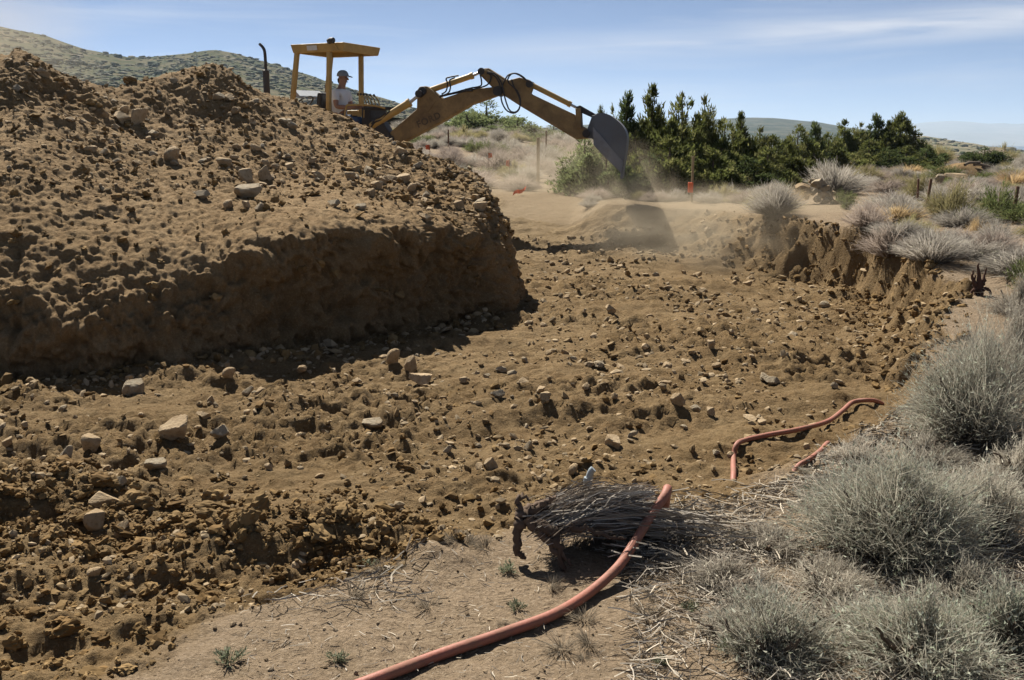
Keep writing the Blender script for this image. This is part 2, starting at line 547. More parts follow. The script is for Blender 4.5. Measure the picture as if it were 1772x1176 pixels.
def height(x, y):
    z, dg, t = macro(x, y)
    near = 1.0 - sst(22, 40, y)
    # ruts and heaps on the pit floor
    d1 = 0.075 * fbm2(x * 0.8 + 3, y * 2.0, 41, 3) + 0.05 * fbm2((x + 0.5 * y) * 1.5, (y - 0.3 * x) * 3.4, 45, 3)
    cl = noise2(x * 5.2, y * 6.0, 51); cl2 = noise2(x * 11.5 + 3, y * 12.5, 52); cl3 = noise2(x * 26.0, y * 27.0, 53)
    patch = 0.35 + 0.65 * sst(-0.3, 0.5, fbm2(x * 0.9, y * 1.1, 61, 2))
    back = 1 - 0.45 * sst(11, 16, y)
    cl4 = noise2(x * 55.0, y * 55.0, 54)
    clod = (0.038 * sst(-0.2, 0.5, cl) + 0.036 * sst(-0.2, 0.4, cl2) + 0.030 * sst(-0.3, 0.5, cl3) + 0.010 * cl4) * patch * back
    lipx = sst(0.0, -0.4, x) * sst(4.8, 4.2, y)
    clod = clod * (1 - 0.5 * lipx)
    bank = np.sin(math.pi * np.clip(t, 0, 1)) * sst(5.6, 7.0, y) * (1 - sst(13.0, 14.5, y) * (1 - 0.6 * sst(0.8, 1.8, x)))
    gul = bank * (0.07 * noise2(x * 1.9 + y * 2.2, y * 0.7, 71) + 0.06 * noise2(x * 5.0 + y * 5.0, y * 2.0, 72) + 0.05 * cl2 + 0.025 * cl3)
    natd = 0.03 * fbm2(x * 0.9, y * 0.9, 81, 3) + 0.007 * noise2(x * 9, y * 9, 82) + 0.004 * cl3
    fade = sst(60, 25, y)
    natd = natd + sst(25, 60, y) * 0.25 * noise2(x * 0.15, y * 0.15, 83)
    return z + dg * (d1 + clod - 0.03) + (1 - dg) * natd * (0.3 + 0.7 * fade) + gul, dg, t


def build_ground():
    th = np.concatenate([np.linspace(-62, -31, 50, endpoint=False), np.linspace(-31, 31, 330), np.linspace(31, 62, 51)[1:]]) * math.pi / 180
    r = [1.0]
    while r[-1] < 13000:
        v = r[-1]
        if v < 2.4: s = 0.03
        elif v < 4.8: s = 0.0105
        elif v < 8: s = 0.0195
        elif v < 20: s = 0.036
        elif v < 60: s = 0.036 + (v - 20) * 0.025
        else: s = v * 0.045
        r.append(v + s)
    r = np.array(r)
    RR, TT = np.meshgrid(r, th, indexing='ij')
    X = RR * np.sin(TT); Y = RR * np.cos(TT)
    x, y = X.ravel(), Y.ravel()
    z, dg, t = height(x, y)
    V = np.stack([x, y, z], 1)
    F = grid_faces(len(r), len(th))
    me = mk_mesh('ground', V, F)
    dust = sst(11.5, 17.5, y) * sst(30, 22, y) * sst(7, 3, x) * 0.7
    set_col(me, np.stack([dg, sst(24, 60, y), dust], 1))
    o = link('ground', me, M_DIRT)
    tag(o, 'brown dug pit floor and tan natural ground', None, None, 'structure')
    return V, F


GV, GF = build_ground()


def gz(x, y):
    return float(height(np.array([x]), np.array([y]))[0][0])


# ------------------------------------------------------------------ spoil mound
def build_mound():
    # each station: points from the foot of the face over the rim to the crest and down behind
    def back(c, k=2.4, z=0.35):
        d = np.array([0.10, 1.0]); d /= np.linalg.norm(d)
        m = c + np.array([d[0] * k * 0.55, d[1] * k * 0.55, -(c[2] - z) * 0.45])
        e = np.array([c[0] + d[0] * k, c[1] + d[1] * k, z - 0.5])
        return [m, e]
    S = []
    def st(*pts, k=2.4):
        P = [at(*p) for p in pts]
        foot = P[0] + np.array([0, -0.03, -0.35])
        S.append([foot] + P + back(P[-1], k))
    st((-900, 640, 6.4), (-900, 540, 6.5), (-900, 400, 7.0), (-900, 300, 7.8), (-900, 190, 9.0), (-900, 110, 10.0))
    st((-450, 640, 6.6), (-450, 540, 6.75), (-450, 400, 7.2), (-450, 300, 8.1), (-450, 190, 9.3), (-450, 95, 10.4))
    st((-180, 640, 6.8), (-180, 540, 6.83), (-180, 410, 7.2), (-180, 310, 8.2), (-180, 200, 9.4), (-180, 100, 10.6))
    st((0, 632, 6.95), (0, 545, 7.0), (0, 420, 7.47), (0, 310, 8.3), (0, 200, 9.5), (0, 92, 10.7))
    st((40, 632, 6.98), (40, 545, 7.02), (40, 420, 7.5), (40, 310, 8.3), (40, 200, 9.5), (38, 84, 10.6))
    st((110, 632, 7.0), (110, 545, 7.06), (110, 430, 7.55), (112, 315, 8.5), (112, 215, 9.7), (112, 126, 10.8))
    st((190, 628, 7.1), (190, 545, 7.15), (190, 430, 7.65), (192, 320, 8.8), (195, 225, 10.2), (197, 153, 11.4))
    st((290, 618, 7.3), (290, 545, 7.34), (290, 430, 7.84), (292, 325, 9.2), (296, 215, 11.0), (300, 131, 12.2))
    st((375, 606, 7.55), (375, 530, 7.57), (375, 415, 8.02), (376, 320, 9.5), (378, 215, 11.4), (380, 117, 12.6))
    st((440, 596, 7.76), (440, 515, 7.80), (440, 405, 8.0), (438, 325, 9.7), (436, 240, 11.3), (436, 154, 12.7))
    st((520, 582, 8.08), (520, 490, 8.12), (520, 398, 8.17), (518, 330, 9.9), (516, 255, 11.4), (515, 178, 12.9))
    st((620, 566, 8.5), (620, 475, 8.55), (620, 392, 8.52), (616, 335, 10.0), (612, 275, 11.4), (610, 209, 12.8))
    st((710, 556, 8.94), (710, 470, 9.0), (710, 396, 8.95), (706, 345, 10.2), (702, 300, 11.2), (698, 251, 12.4), k=2.2)
    st((790, 550, 9.38), (790, 470, 9.43), (790, 400, 9.40), (786, 355, 10.3), (782, 320, 11.1), (778, 283, 12.0), k=2.0)
    st((845, 546, 9.72), (843, 470, 9.76), (838, 405, 9.82), (838, 365, 10.35), (832, 335, 10.9), (826, 306, 11.5), k=1.6)
    st((880, 538, 10.1), (874, 470, 10.14), (864, 410, 10.28), (852, 372, 10.55), (842, 346, 10.9), (830, 322, 11.3), k=1.0)
    # around the nose, to the back
    def st3(*P):
        S.append([np.array(p, float) for p in P])
    c = at(828, 320, 11.35)
    st3((0.08, 10.75, -0.45), (0.05, 10.75, -0.05), (-0.02, 10.8, 0.36), (-0.09, 10.84, 0.66), (-0.18, 10.95, 0.88), (-0.26, 11.12, 1.02), c, (-0.35, 11.9, 0.9), (-0.4, 12.4, -0.3))
    st3((0.06, 11.6, -0.45), (0.02, 11.6, -0.05), (-0.06, 11.6, 0.36), (-0.13, 11.6, 0.64), (-0.21, 11.6, 0.84), (-0.28, 11.6, 0.98), c + np.array([-0.03, 0.15, 0]), (-0.5, 12.1, 0.85), (-0.55, 12.6, -0.3))
    st3((-0.2, 12.7, -0.45), (-0.22, 12.65, -0.05), (-0.26, 12.5, 0.3), (-0.3, 12.4, 0.55), (-0.34, 12.2, 0.8), (-0.36, 12.0, 0.98), c + np.array([-0.1, 0.3, 0]), (-0.8, 12.5, 0.7), (-0.8, 13.0, -0.3))
    S = np.array(S)                                   # stations, 9 points
    ns, npnt, _ = S.shape
    # arc length in t, taken from a middle station
    nt = 360
    tt = np.stack([catmull(S[i], 240) for i in range(ns)])
    # re-sample every station by arc length with more rows on the front
    cols = []
    for i in range(ns):
        c_ = tt[i]
        L = np.concatenate([[0], np.cumsum(np.linalg.norm(np.diff(c_, axis=0), axis=1))])
        front = L[int(240 * 6 / 8)]
        u = np.concatenate([np.linspace(0, front, nt - 50, endpoint=False), np.linspace(front, L[-1], 50)])
        cols.append(np.stack([np.interp(u, L, c_[:, k]) for k in range(3)], 1))
    cols = np.array(cols)                             # ns, nt, 3
    nsamp = 780
    w = np.array([1.2, 0.8, 0.6, 0.25, 0.4, 0.5, 0.6, 0.55, 0.45, 0.55, 0.65, 0.65, 0.6, 0.45, 0.35, 0.35, 0.45, 0.4])
    pos = np.concatenate([[0], np.cumsum(w)]); tot = pos[-1]
    base = np.interp(np.linspace(0, tot, nsamp), pos, np.arange(ns))
    ii = np.clip(np.floor(base).astype(int), 0, ns - 2); f = (base - ii)[:, None, None]
    p0 = cols[np.clip(ii - 1, 0, ns - 1)]; p1 = cols[ii]; p2 = cols[ii + 1]; p3 = cols[np.clip(ii + 2, 0, ns - 1)]
    G = 0.5 * ((2 * p1) + (-p0 + p2) * f + (2 * p0 - 5 * p1 + 4 * p2 - p3) * f ** 2 + (-p0 + 3 * p1 - 3 * p2 + p3) * f ** 3)
    du = np.gradient(G, axis=0); dv = np.gradient(G, axis=1)
    Nn = np.cross(du, dv); Nn /= np.linalg.norm(Nn, axis=2, keepdims=True) + 1e-9
    P = G.reshape(-1, 3); Nf = Nn.reshape(-1, 3)
    steep = 1 - np.clip(Nf[:, 2], 0, 1)
    rough = sst(0.12, 0.5, steep)
    vert = P * np.array([1.0, 1.0, 0.30])
    d = 0.13 * fbm3(P, 0.8, 1.0, 3) * (0.5 + 0.7 * rough)
    n1 = fbm3(P, 2.9, 5.0, 4, 0.55); n2 = fbm3(P, 7.0, 9.0, 4, 0.65); n3 = noise3(P[:, 0] * 24, P[:, 1] * 24, P[:, 2] * 24)
    b1 = (1 - np.abs(noise3(P[:, 0] * 3.6, P[:, 1] * 3.6, P[:, 2] * 3.6 + 9))) ** 2
    b2 = (1 - np.abs(noise3(P[:, 0] * 9.1, P[:, 1] * 9.1, P[:, 2] * 9.1 + 4))) ** 2
    d += rough * (0.18 * n1 + 0.05 * b1 + 0.14 * n2 + 0.03 * b2 + 0.028 * n3 - 0.04)
    d += (1 - rough) * (0.045 * n1 + 0.030 * n2 + 0.016 * b2 + 0.013 * n3)
    # tooth marks down the cut near the nose
    px_ = np.clip((P[:, 0] + 1.6) / 0.5, 0, 1) * np.clip((0.4 - P[:, 0]) / 0.3, 0, 1)
    d += rough * px_ * 0.09 * fbm3(vert, 5.0, 21.0, 2)
    crest = np.tile(sst(0.99, 0.80, np.linspace(0, 1, nt)), nsamp)
    d *= 0.35 + 0.65 * crest
    d *= 1 - 0.45 * np.repeat(sst(0.80, 0.90, np.linspace(0, 1, nsamp)), nt)
    P = P + Nf * d[:, None]
    F = grid_faces(nsamp, nt)[:, ::-1]
    me = mk_mesh('spoil_mound', P, F)
    o = link('spoil_mound', me, M_MOUND)
    tag(o, 'huge brown spoil heap with stony top and steep shaded cut face', 'dirt mound')
    return P, F, nsamp, nt


MV, MF, M_NS, M_NT = build_mound()
_mg = MV.reshape(M_NS, M_NT, 3)[::2, ::2]
_mv = _mg.reshape(-1, 3)
BVH_M = BVHTree.FromPolygons(_mv.tolist(), grid_faces(_mg.shape[0], _mg.shape[1]).tolist())


def cast(px, py, mound=True):
    """first point of the mound or the ground that the ray through a photo pixel meets; returns point, normal, surface"""
    a, b = (float(v) for v in ray(px, py))
    d = Vector((a, 1, b)); dn = d.normalized()
    best = None
    if mound:
        h = BVH_M.ray_cast(Vector((0, 0, EYE)), dn)
        if h[0] is not None:
            n = h[1] if h[1].dot(dn) < 0 else -h[1]
            best = (h[0].y, np.array(h[0]), np.array(n), 'mound')
    Y = np.concatenate([np.linspace(2.2, 24, 1600), np.linspace(24, 70, 400)])
    Z = EYE + b * Y
    g = height(a * Y, Y)[0]
    k = np.nonzero(Z <= g)[0]
    if len(k):
        y = Y[k[0]]
        if best is None or y < best[0]:
            x = a * y
            e = 0.06
            n = np.array([-(gz(x + e, y) - gz(x - e, y)) / (2 * e), -(gz(x, y + e) - gz(x, y - e)) / (2 * e), 1.0])
            best = (y, np.array([x, y, gz(x, y)]), n / np.linalg.norm(n), 'ground')
    return best[1:] if best else None


def drop(x, y):
    """surface height of whatever lies on top at x, y"""
    h = BVH_M.ray_cast(Vector((x, y, 8.0)), Vector((0, 0, -1)))
    g = gz(x, y)
    if h[0] is not None and h[0].z > g:
        return h[0].z, np.array(h[1] if h[1].z > 0 else -h[1]), 'mound'
    e = 0.05
    n = np.array([-(gz(x + e, y) - gz(x - e, y)) / (2 * e), -(gz(x, y + e) - gz(x, y - e)) / (2 * e), 1.0])
    return g, n / np.linalg.norm(n), 'ground'


# ------------------------------------------------------------------ hills
def hill_material(name, soil, brush, scale):
    m = bpy.data.materials.new(name)
    nt, p = nodes_of(m)
    p.inputs['Roughness'].default_value = 1.0
    p.inputs['Specular IOR Level'].default_value = 0.0
    tc = nt.nodes.new('ShaderNodeTexCoord').outputs['Object']
    n1 = tnoise(nt, tc, scale, 6, 0.75)
    n2 = tnoise(nt, tc, scale * 0.15, 3, 0.6)
    c = mixc(nt, ramp(nt, n1, 0.42, 0.56), soil, brush)
    c = mixc(nt, ramp(nt, n2, 0.35, 0.65, 0, 0.5), c, brush)
    nt.links.new(c, p.inputs['Base Color'])
    return m


def build_hill(name, ridge, D_front, D_ridge, a0, mat, px0, px1, nx=240, nd=90, amp=1.0, power=0.85, label=''):
    rp = np.array(ridge, float)
    pxs = np.linspace(px0, px1, nx)
    rows = np.interp(pxs, rp[:, 0], rp[:, 1])
    ax, sl = ray(pxs, rows)
    a0 = np.minimum(a0, sl - 0.012)
    u = np.linspace(0, 1, nd)
    V = []
    for j, uu in enumerate(u):
        D = D_front + (D_ridge - D_front) * uu
        k = uu ** power
        el = a0 + (sl - a0) * k
        z = EYE + el * D
        x = ax * D
        z = z + amp * (1 - 0.7 * uu) * noise2(x / (D_ridge * 0.06), np.full_like(x, D / (D_ridge * 0.06)), 91) \
              + 0.25 * amp * noise2(x / (D_ridge * 0.015), np.full_like(x, D / (D_ridge * 0.015)), 92)
        V.append(np.stack([x, np.full_like(x, D), z], 1))
    last = V[-1]
    for q in (1.06, 1.25, 1.6):                       # the far side
        b = last.copy(); b[:, :2] *= q; b[:, 2] = last[:, 2] - (q - 1) ** 1.4 * D_ridge * 0.22
        V.append(b)
    V = np.array(V)
    me = mk_mesh(name, V.reshape(-1, 3), grid_faces(V.shape[0], nx))
    o = link(name, me, mat)
    tag(o, label, None, None, 'structure')
    return V


HL = build_hill('hill', [(-1500, 60), (-600, 10), (-200, 15), (0, 46), (80, 62), (150, 85), (215, 96), (265, 97), (320, 92), (370, 86), (420, 95),
                          (500, 118), (600, 150), (690, 178), (760, 199), (840, 214), (960, 224), (1020, 236), (1100, 262), (1300, 320), (1500, 380)],
                50, 560, 0.004, hill_material('hill_brush_near', (0.15, 0.128, 0.09), (0.07, 0.078, 0.048), 0.10), -1400, 1500, 220, 80, 1.6,
                label='brush covered hillside rising behind the digging machine')
HR = build_hill('hill', [(300, 225), (900, 222), (1000, 216), (1190, 208), (1290, 204), (1360, 206), (1420, 214), (1480, 222), (1560, 234), (1640, 246), (1760, 262), (2000, 280)],
                700, 1900, -0.012, hill_material('hill_brush_far', (0.10, 0.10, 0.075), (0.04, 0.052, 0.038), 0.03), 300, 2000, 160, 60, 6,
                label='blue green ridge behind the junipers')
HB = build_hill('hill', [(1200, 310), (1420, 270), (1500, 240), (1560, 233), (1600, 238), (1660, 246), (1700, 251), (1772, 260), (1900, 268), (2400, 280)],
                160, 760, -0.028, hill_material('hill_brush_mid', (0.27, 0.215, 0.15), (0.13, 0.125, 0.08), 0.07), 1200, 2300, 160, 70, 3,
                label='tan brush covered slope at the right edge')
build_hill('mountain', [(600, 240), (1100, 236), (1400, 226), (1500, 219), (1580, 215), (1650, 210), (1720, 213), (1772, 212), (1900, 216), (2300, 226)],
           7000, 10500, -0.004, hill_material('mountain_rock', (0.26, 0.24, 0.21), (0.18, 0.18, 0.15), 0.004), 600, 2300, 140, 40, 30,
           label='pale blue mountains far across the valley')


def clod_template(seed, sub=2):
    r = np.random.default_rng(seed)
    bm = bmesh.new(); bmesh.ops.create_icosphere(bm, subdivisions=sub, radius=1.0)
    V = np.array([v.co[:] for v in bm.verts]); F = np.array([[v.index for v in f.verts] for f in bm.faces]); bm.free()
    V = V / np.linalg.norm(V, axis=1, keepdims=True)
    V = V * (1 + 0.55 * fbm3(V, 1.3, seed * 2.3, 2) + 0.25 * r.normal(0, 1, len(V)) * (0.5 if sub > 2 else 0.8))[:, None] * np.array([1, 0.85, 0.75])
    return V / np.abs(V).max(0) * 0.5, F


def scatter_join(name, temps, pos, scl, rot, cols, mat, parent=None, tilt_sd=0.0):
    """many small shapes as ONE stuff mesh"""
    VV, FF, CC = [], [], []
    off = 0
    which = rng.integers(0, len(temps), len(pos))
    tilt = rng.normal(0, tilt_sd, len(pos))
    for k, (tv, tf) in enumerate(temps):
        idx = np.nonzero(which == k)[0]
        if not len(idx): continue
        c, s = np.cos(rot[idx]), np.sin(rot[idx])
        v = tv[None] * scl[idx][:, None, :]
        ta = tilt[idx]; ca, sa = np.cos(ta)[:, None], np.sin(ta)[:, None]
        v = np.stack([v[:, :, 0] * ca - v[:, :, 2] * sa, v[:, :, 1], v[:, :, 0] * sa + v[:, :, 2] * ca], -1)
        x = v[:, :, 0] * c[:, None] - v[:, :, 1] * s[:, None]
        y = v[:, :, 0] * s[:, None] + v[:, :, 1] * c[:, None]
        v = np.stack([x, y, v[:, :, 2]], -1) + pos[idx][:, None, :]
        f = tf[None] + (np.arange(len(idx)) * len(tv))[:, None, None] + off
        off += len(idx) * len(tv)
        VV.append(v.reshape(-1, 3)); FF.append(f.reshape(-1, 3)); CC.append(np.repeat(cols[idx], len(tv), axis=0))
    me = mk_mesh(name, np.concatenate(VV), np.concatenate(FF), False)
    set_col(me, np.concatenate(CC))
    return link(name, me, mat, parent)


def hill_brush(V, n, smin, smax, name, label, ulo, uhi, pxr, palette):
    nd, nx, _ = V.shape
    nd -= 3
    u = rng.uniform(ulo, uhi, n * 3) ** 0.75; w = rng.uniform(0, 1, n * 3)
    fi = u * (nd - 1); fj = w * (nx - 1)
    i = np.minimum(fi.astype(int), nd - 2); j = np.minimum(fj.astype(int), nx - 2)
    a = (fi - i)[:, None]; b = (fj - j)[:, None]
    P = (V[i, j] * (1 - a) * (1 - b) + V[i + 1, j] * a * (1 - b) + V[i, j + 1] * (1 - a) * b + V[i + 1, j + 1] * a * b)
    qx, qy = pix((P[:, 0], P[:, 1], P[:, 2]))
    dens = fbm2(P[:, 0] / 40, P[:, 1] / 40, 95, 3)
    keep = (qx > pxr[0]) & (qx < pxr[1]) & (dens * 1.6 + rng.uniform(-0.45, 0.45, len(P)) > -0.15)
    P = P[keep][:n]
    s = rng.uniform(smin, smax, len(P)) * (0.7 + rng.random(len(P)) ** 4 * 1.0)
    S = np.stack([s * rng.uniform(0.9, 1.5, len(P)), s * 1.1, s * rng.uniform(0.4, 0.8, len(P))], 1)
    pal = np.array(palette)
    C = pal[rng.integers(0, len(pal), len(P))] * rng.uniform(0.75, 1.2, (len(P), 1))
    o = scatter_join(name, [clod_template(s_, 1) for s_ in (1, 2, 3, 4, 5, 6)], P - np.array([0, 0, 0.1]), S, rng.uniform(0, 6.28, len(P)), C, M_WOOD)
    o.data.polygons.foreach_set('use_smooth', np.full(len(o.data.polygons), True))
    tag(o, label, None, None, 'stuff')


hill_brush(HL, 7500, 1.2, 3.2, 'hillside_brush', 'dark green scrub scattered over the left hillside', 0.16, 1.0, (-250, 1050),
           [(0.055, 0.068, 0.036), (0.08, 0.088, 0.054), (0.115, 0.11, 0.074), (0.042, 0.055, 0.032), (0.14, 0.126, 0.09)])
hill_brush(HB, 1800, 2.0, 4.5, 'hillside_brush', 'scrub on the slope at the right edge', 0.1, 1.0, (1480, 2000),
           [(0.10, 0.105, 0.06), (0.13, 0.12, 0.075), (0.075, 0.09, 0.05)])

# ------------------------------------------------------------------ rocks
def rock_template(seed, sub=2, planes=13, rough=0.04):
    r = np.random.default_rng(seed)
    bm = bmesh.new(); bmesh.ops.create_icosphere(bm, subdivisions=sub, radius=1.0)
    V = np.array([v.co[:] for v in bm.verts]); F = np.array([[v.index for v in f.verts] for f in bm.faces]); bm.free()
    V /= np.linalg.norm(V, axis=1, keepdims=True)
    n = r.normal(size=(planes, 3)); n /= np.linalg.norm(n, axis=1, keepdims=True)
    d = r.uniform(0.38, 0.95, planes)
    dots = V @ n.T
    rad = np.min(np.where(dots > 0.05, d[None] / np.maximum(dots, 0.05), 9.0), axis=1)
    rad = np.minimum(rad, 1.12)
    V = V * rad[:, None]
    if sub >= 3:
        V = V * (1 + rough * fbm3(V, 2.6, seed * 1.7, 4))[:, None]
    mx = np.abs(V).max(0)
    V = V / mx * 0.5                                  # unit bounding box
    return V, F


def rock_mesh(name, seed, sub, mat, planes=13):
    V, F = rock_template(seed, sub, planes)
    me = mk_mesh(name, V, F, sub >= 3)
    if sub >= 3:
        try: me.set_sharp_from_angle(angle=R(28))
        except Exception: pass
    me.materials.append(mat)
    return me


ROCKS_HI = [rock_mesh('rock', 100 + k, 4, (M_ROCK, M_GREYROCK)[k % 3 == 2], 9 + k % 5) for k in range(9)]
ROCKS_LO = [rock_mesh('rock', 200 + k, 2, (M_ROCK, M_GREYROCK, M_ROCK)[k % 3], 8 + k % 6) for k in range(14)]
ROCKS_CLOD = [rock_mesh('clod', 300 + k, 3, M_CLOD, 22) for k in range(4)]


def put_rock(p, size, me, rz, tilt=(0, 0), name='rock', sink=0.28):
    o = bpy.data.objects.new(name, me)
    scene.collection.objects.link(o)
    o.location = (p[0], p[1], p[2] + size[2] * (0.5 - sink))
    o.scale = size
    o.rotation_euler = (tilt[0], tilt[1], rz)
    return o


# the rocks that can be singled out in the photograph: centre x, foot y, width, height in photo pixels, template, turn, tilt, label
BIG = [
    (170, 880, 66, 34, 0, 0.3, (0.1, 0.0), 'wide pale rock, uppermost of the three rocks at the left edge'),
    (165, 918, 50, 48, 4, 1.1, (0.1, 0.2), 'round mottled rock, leftmost of the trio of three rocks'),
    (210, 928, 34, 40, 1, 2.2, (0.3, 0.2), 'blocky pale rock, rightmost and lowest of the trio'),
    (303, 770, 62, 40, 3, 0.5, (0.5, 0.1), 'large pale slab tilted up below the shaded face at left'),
    (155, 778, 44, 32, 6, 0.9, (0.3, 0.3), 'pale cracked rock left of the large tilted slab'),
    (378, 762, 36, 28, 2, 2.0, (0.1, 0.1), 'grey topped dark rock right of the large tilted slab'),
    (224, 686, 42, 44, 5, 1.7, (0, 0.1), 'knobbly rock at the shadow edge of the heap'),
    (397, 662, 26, 22, 7, 0.2, (0.1, 0.2), 'angular tan rock just below the heap shadow'),
    (429, 684, 16, 24, 8, 1.0, (0.2, 0.5), 'small upright pointed pale stone below the heap shadow'),
    (363, 702, 16, 20, 1, 0.4, (0.0, 0.1), 'small upright pale stone left of the pointed one'),
    (348, 724, 30, 16, 0, 0.8, (0.2, 0.0), 'flat dark sided stone above the large tilted slab'),
    (113, 800, 24, 34, 8, 2.6, (0.2, 0.1), 'dark upright triangular rock at left'),
    (116, 805, 20, 10, 6, 0.3, (0, 0), 'small flat pale stone at the foot of the dark triangular rock'),
    (14, 782, 22, 16, 3, 0.3, (0.2, 0), 'pale stone at the left picture edge'),
    (42, 742, 16, 14, 4, 1.2, (0.1, 0), 'small tan stone near the left edge below the shadow'),
    (205, 842, 30, 26, 2, 0.6, (0.2, 0), 'grey stone with a dark hollow above the rock trio'),
    (262, 816, 46, 22, 5, 1.4, (0.1, 0.2), 'long tan stone in the dirt above and right of the trio'),
    (18, 918, 22, 10, 0, 0.4, (0, 0), 'flat white stone near the left edge beside the trio'),
    (55, 905, 28, 16, 3, 1.9, (0.1, 0), 'low brown stone between the left edge and the trio'),
    (163, 1000, 30, 18, 7, 0.2, (0.2, 0.1), 'pale stone on the clod lip below the trio'),
    (727, 668, 54, 32, 0, 0.45, (0.55, -0.35), 'big tilted slab with bright top edge in front of the heap'),
    (683, 640, 28, 32, 7, 0.3, (0.2, 0.0), 'dark faced block behind the big tilted slab'),
    (711, 646, 24, 30, 1, 1.4, (0.1, 0.2), 'pale faced block behind the big tilted slab, right one'),
    (735, 674, 28, 14, 6, 0.2, (0.1, 0.0), 'flat bright stone under the big tilted slab'),
    (804, 664, 20, 14, 4, 0.7, (0, 0), 'rounded pale stone right of the big tilted slab'),
    (862, 690, 26, 18, 2, 1.5, (0.1, 0.1), 'grey angular stone in the middle of the pit floor'),
    (640, 745, 44, 18, 5, 0.35, (0.2, 0.1), 'long grey blue stone on the pit floor'),
    (848, 814, 28, 26, 1, 0.5, (0.1, 0.0), 'squarish bright stone on the floor above the uprooted bush'),
    (776, 784, 16, 20, 8, 1.0, (0.1, 0.1), 'small upright bright stone left of the squarish one'),
    (993, 824, 26, 26, 7, 0.9, (0.2, 0.2), 'angular half bright stone above the uprooted bush'),
    (947, 700, 26, 24, 4, 0.4, (0.1, 0.1), 'whitish knobbly stone in mid floor'),
    (915, 780, 18, 28, 8, 0.2, (0.1, 0.1), 'pointed whitish stone in mid floor'),
    (1063, 778, 36, 24, 3, 2.4, (0.3, 0.1), 'bright pointed stone left of the red hose bend'),
    (1173, 706, 28, 24, 1, 0.3, (0.3, 0.0), 'round topped stone with dark face in mid floor'),
    (1203, 712, 26, 20, 5, 1.8, (0.3, 0.3), 'stone leaning right of the round topped one'),
    (1230, 718, 24, 20, 4, 0.9, (0.1, 0.0), 'dull rounded stone near the dark faced pair'),
    (1055, 541, 24, 20, 0, 0.2, (0.3, 0.0), 'lone brown block standing up in the far floor'),
    (1058, 556, 16, 14, 4, 1.2, (0.1, 0.0), 'pale stone just below the lone brown block'),
    (1230, 606, 20, 18, 6, 0.7, (0.2, 0.0), 'light stone in the floor towards the right bank'),
    (1335, 668, 32, 18, 2, 0.4, (0.2, 0.2), 'grey topped stone with dark side near the right bank'),
    (1320, 735, 22, 14, 3, 0.6, (0.2, 0.2), 'bright topped stone above the thin red hose'),
    (1397, 776, 18, 14, 4, 0.3, (0.1, 0), 'upper of two white stones between the hoses'),
    (1396, 795, 18, 14, 7, 1.3, (0.1, 0), 'lower of two white stones between the hoses'),
    (1455, 541, 22, 11, 6, 2.6, (0.1, 0.2), 'flat pale stone at the foot of the right bank'),
    (298, 280, 32, 28, 7, 0.5, (0.3, 0.1), 'half shaded block alone on the upper heap'),
    (236, 215, 34, 40, 3, 2.3, (0.2, 0.5), 'dark slab sticking up near the heap saddle'),
    (205, 215, 46, 26, 0, 0.6, (0.3, 0.0), 'pale slab beside the dark slab near the saddle'),
    (424, 313, 34, 34, 4, 1.0, (0.0, 0.1), 'round grey boulder in the rock cluster on the heap'),
    (455, 312, 26, 30, 1, 0.3, (0.0, 0.1), 'brown squared rock right of the round grey boulder'),
    (423, 342, 50, 26, 5, 0.2, (0.1, 0.0), 'long flat boulder below the round grey one'),
    (387, 288, 34, 16, 6, 0.3, (0.2, 0.1), 'stone with shaded front left of the cluster on the heap'),
    (348, 345, 28, 18, 2, 0.9, (0.2, 0.1), 'flat stone left of the long flat boulder'),
    (395, 362, 22, 18, 7, 1.7, (0.1, 0.1), 'small block at the lower left of the heap cluster'),
    (424, 360, 20, 20, 4, 2.7, (0.1, 0.1), 'round stone under the long flat boulder'),
    (450, 365, 20, 18, 8, 0.7, (0.1, 0.1), 'dark sided stone at the lower right of the cluster'),
    (698, 318, 30, 20, 3, 0.5, (0.3, 0.2), 'pale peaked rock on the right shoulder of the heap'),
    (659, 318, 22, 16, 0, 0.4, (0.1, 0.2), 'rounded dark rock left of the pale peaked rock'),
    (714, 333, 18, 18, 7, 0.9, (0.2, 0.2), 'small dark triangular rock below the pale peaked rock'),
    (642, 340, 22, 16, 1, 1.3, (0.2, 0.2), 'light topped rock below the rounded dark rock'),
    (725, 291, 16, 15, 8, 0.4, (0.3, 0.1), 'bright small block near the heap skyline'),
    (578, 358, 24, 14, 2, 0.3, (0.2, 0.0), 'dark faced stone at mid heap'),
    (622, 364, 22, 14, 5, 0.8, (0.2, 0.0), 'dark brown stone on the heap above the cut'),
    (735, 383, 30, 16, 0, 0.2, (0.4, 0.0), 'flat dark fronted slab at the rim of the cut'),
    (793, 362, 24, 18, 1, 0.6, (0.2, 0.3), 'pale stone near the nose of the heap'),
    (832, 366, 26, 22, 3, 0.2, (0.2, 0.4), 'large bright stone at the nose of the heap'),
    (604, 311, 26, 16, 6, 0.7, (0.2, 0.1), 'dark stone with light stones round it at mid heap'),
    (70, 130, 26, 16, 0, 0.2, (0.3, 0.1), 'stone below the left peak of the heap'),
    (215, 195, 16, 14, 7, 0.6, (0.2, 0.1), 'small dark stone in the heap saddle'),
    (500, 292, 20, 12, 3, 0.7, (0.2, 0.1), 'small tan stone on the heap right of the cluster'),
    (160, 262, 22, 14, 4, 0.8, (0.2, 0.1), 'pale stone on the left flank of the heap'),
    (180, 268, 16, 14, 8, 0.8, (0.2, 0.1), 'dark pointed stone beside the pale one on the left flank'),
    (490, 215, 26, 12, 5, 0.3, (0.1, 0.1), 'thin slab near the skyline below the exhaust pipe'),
]
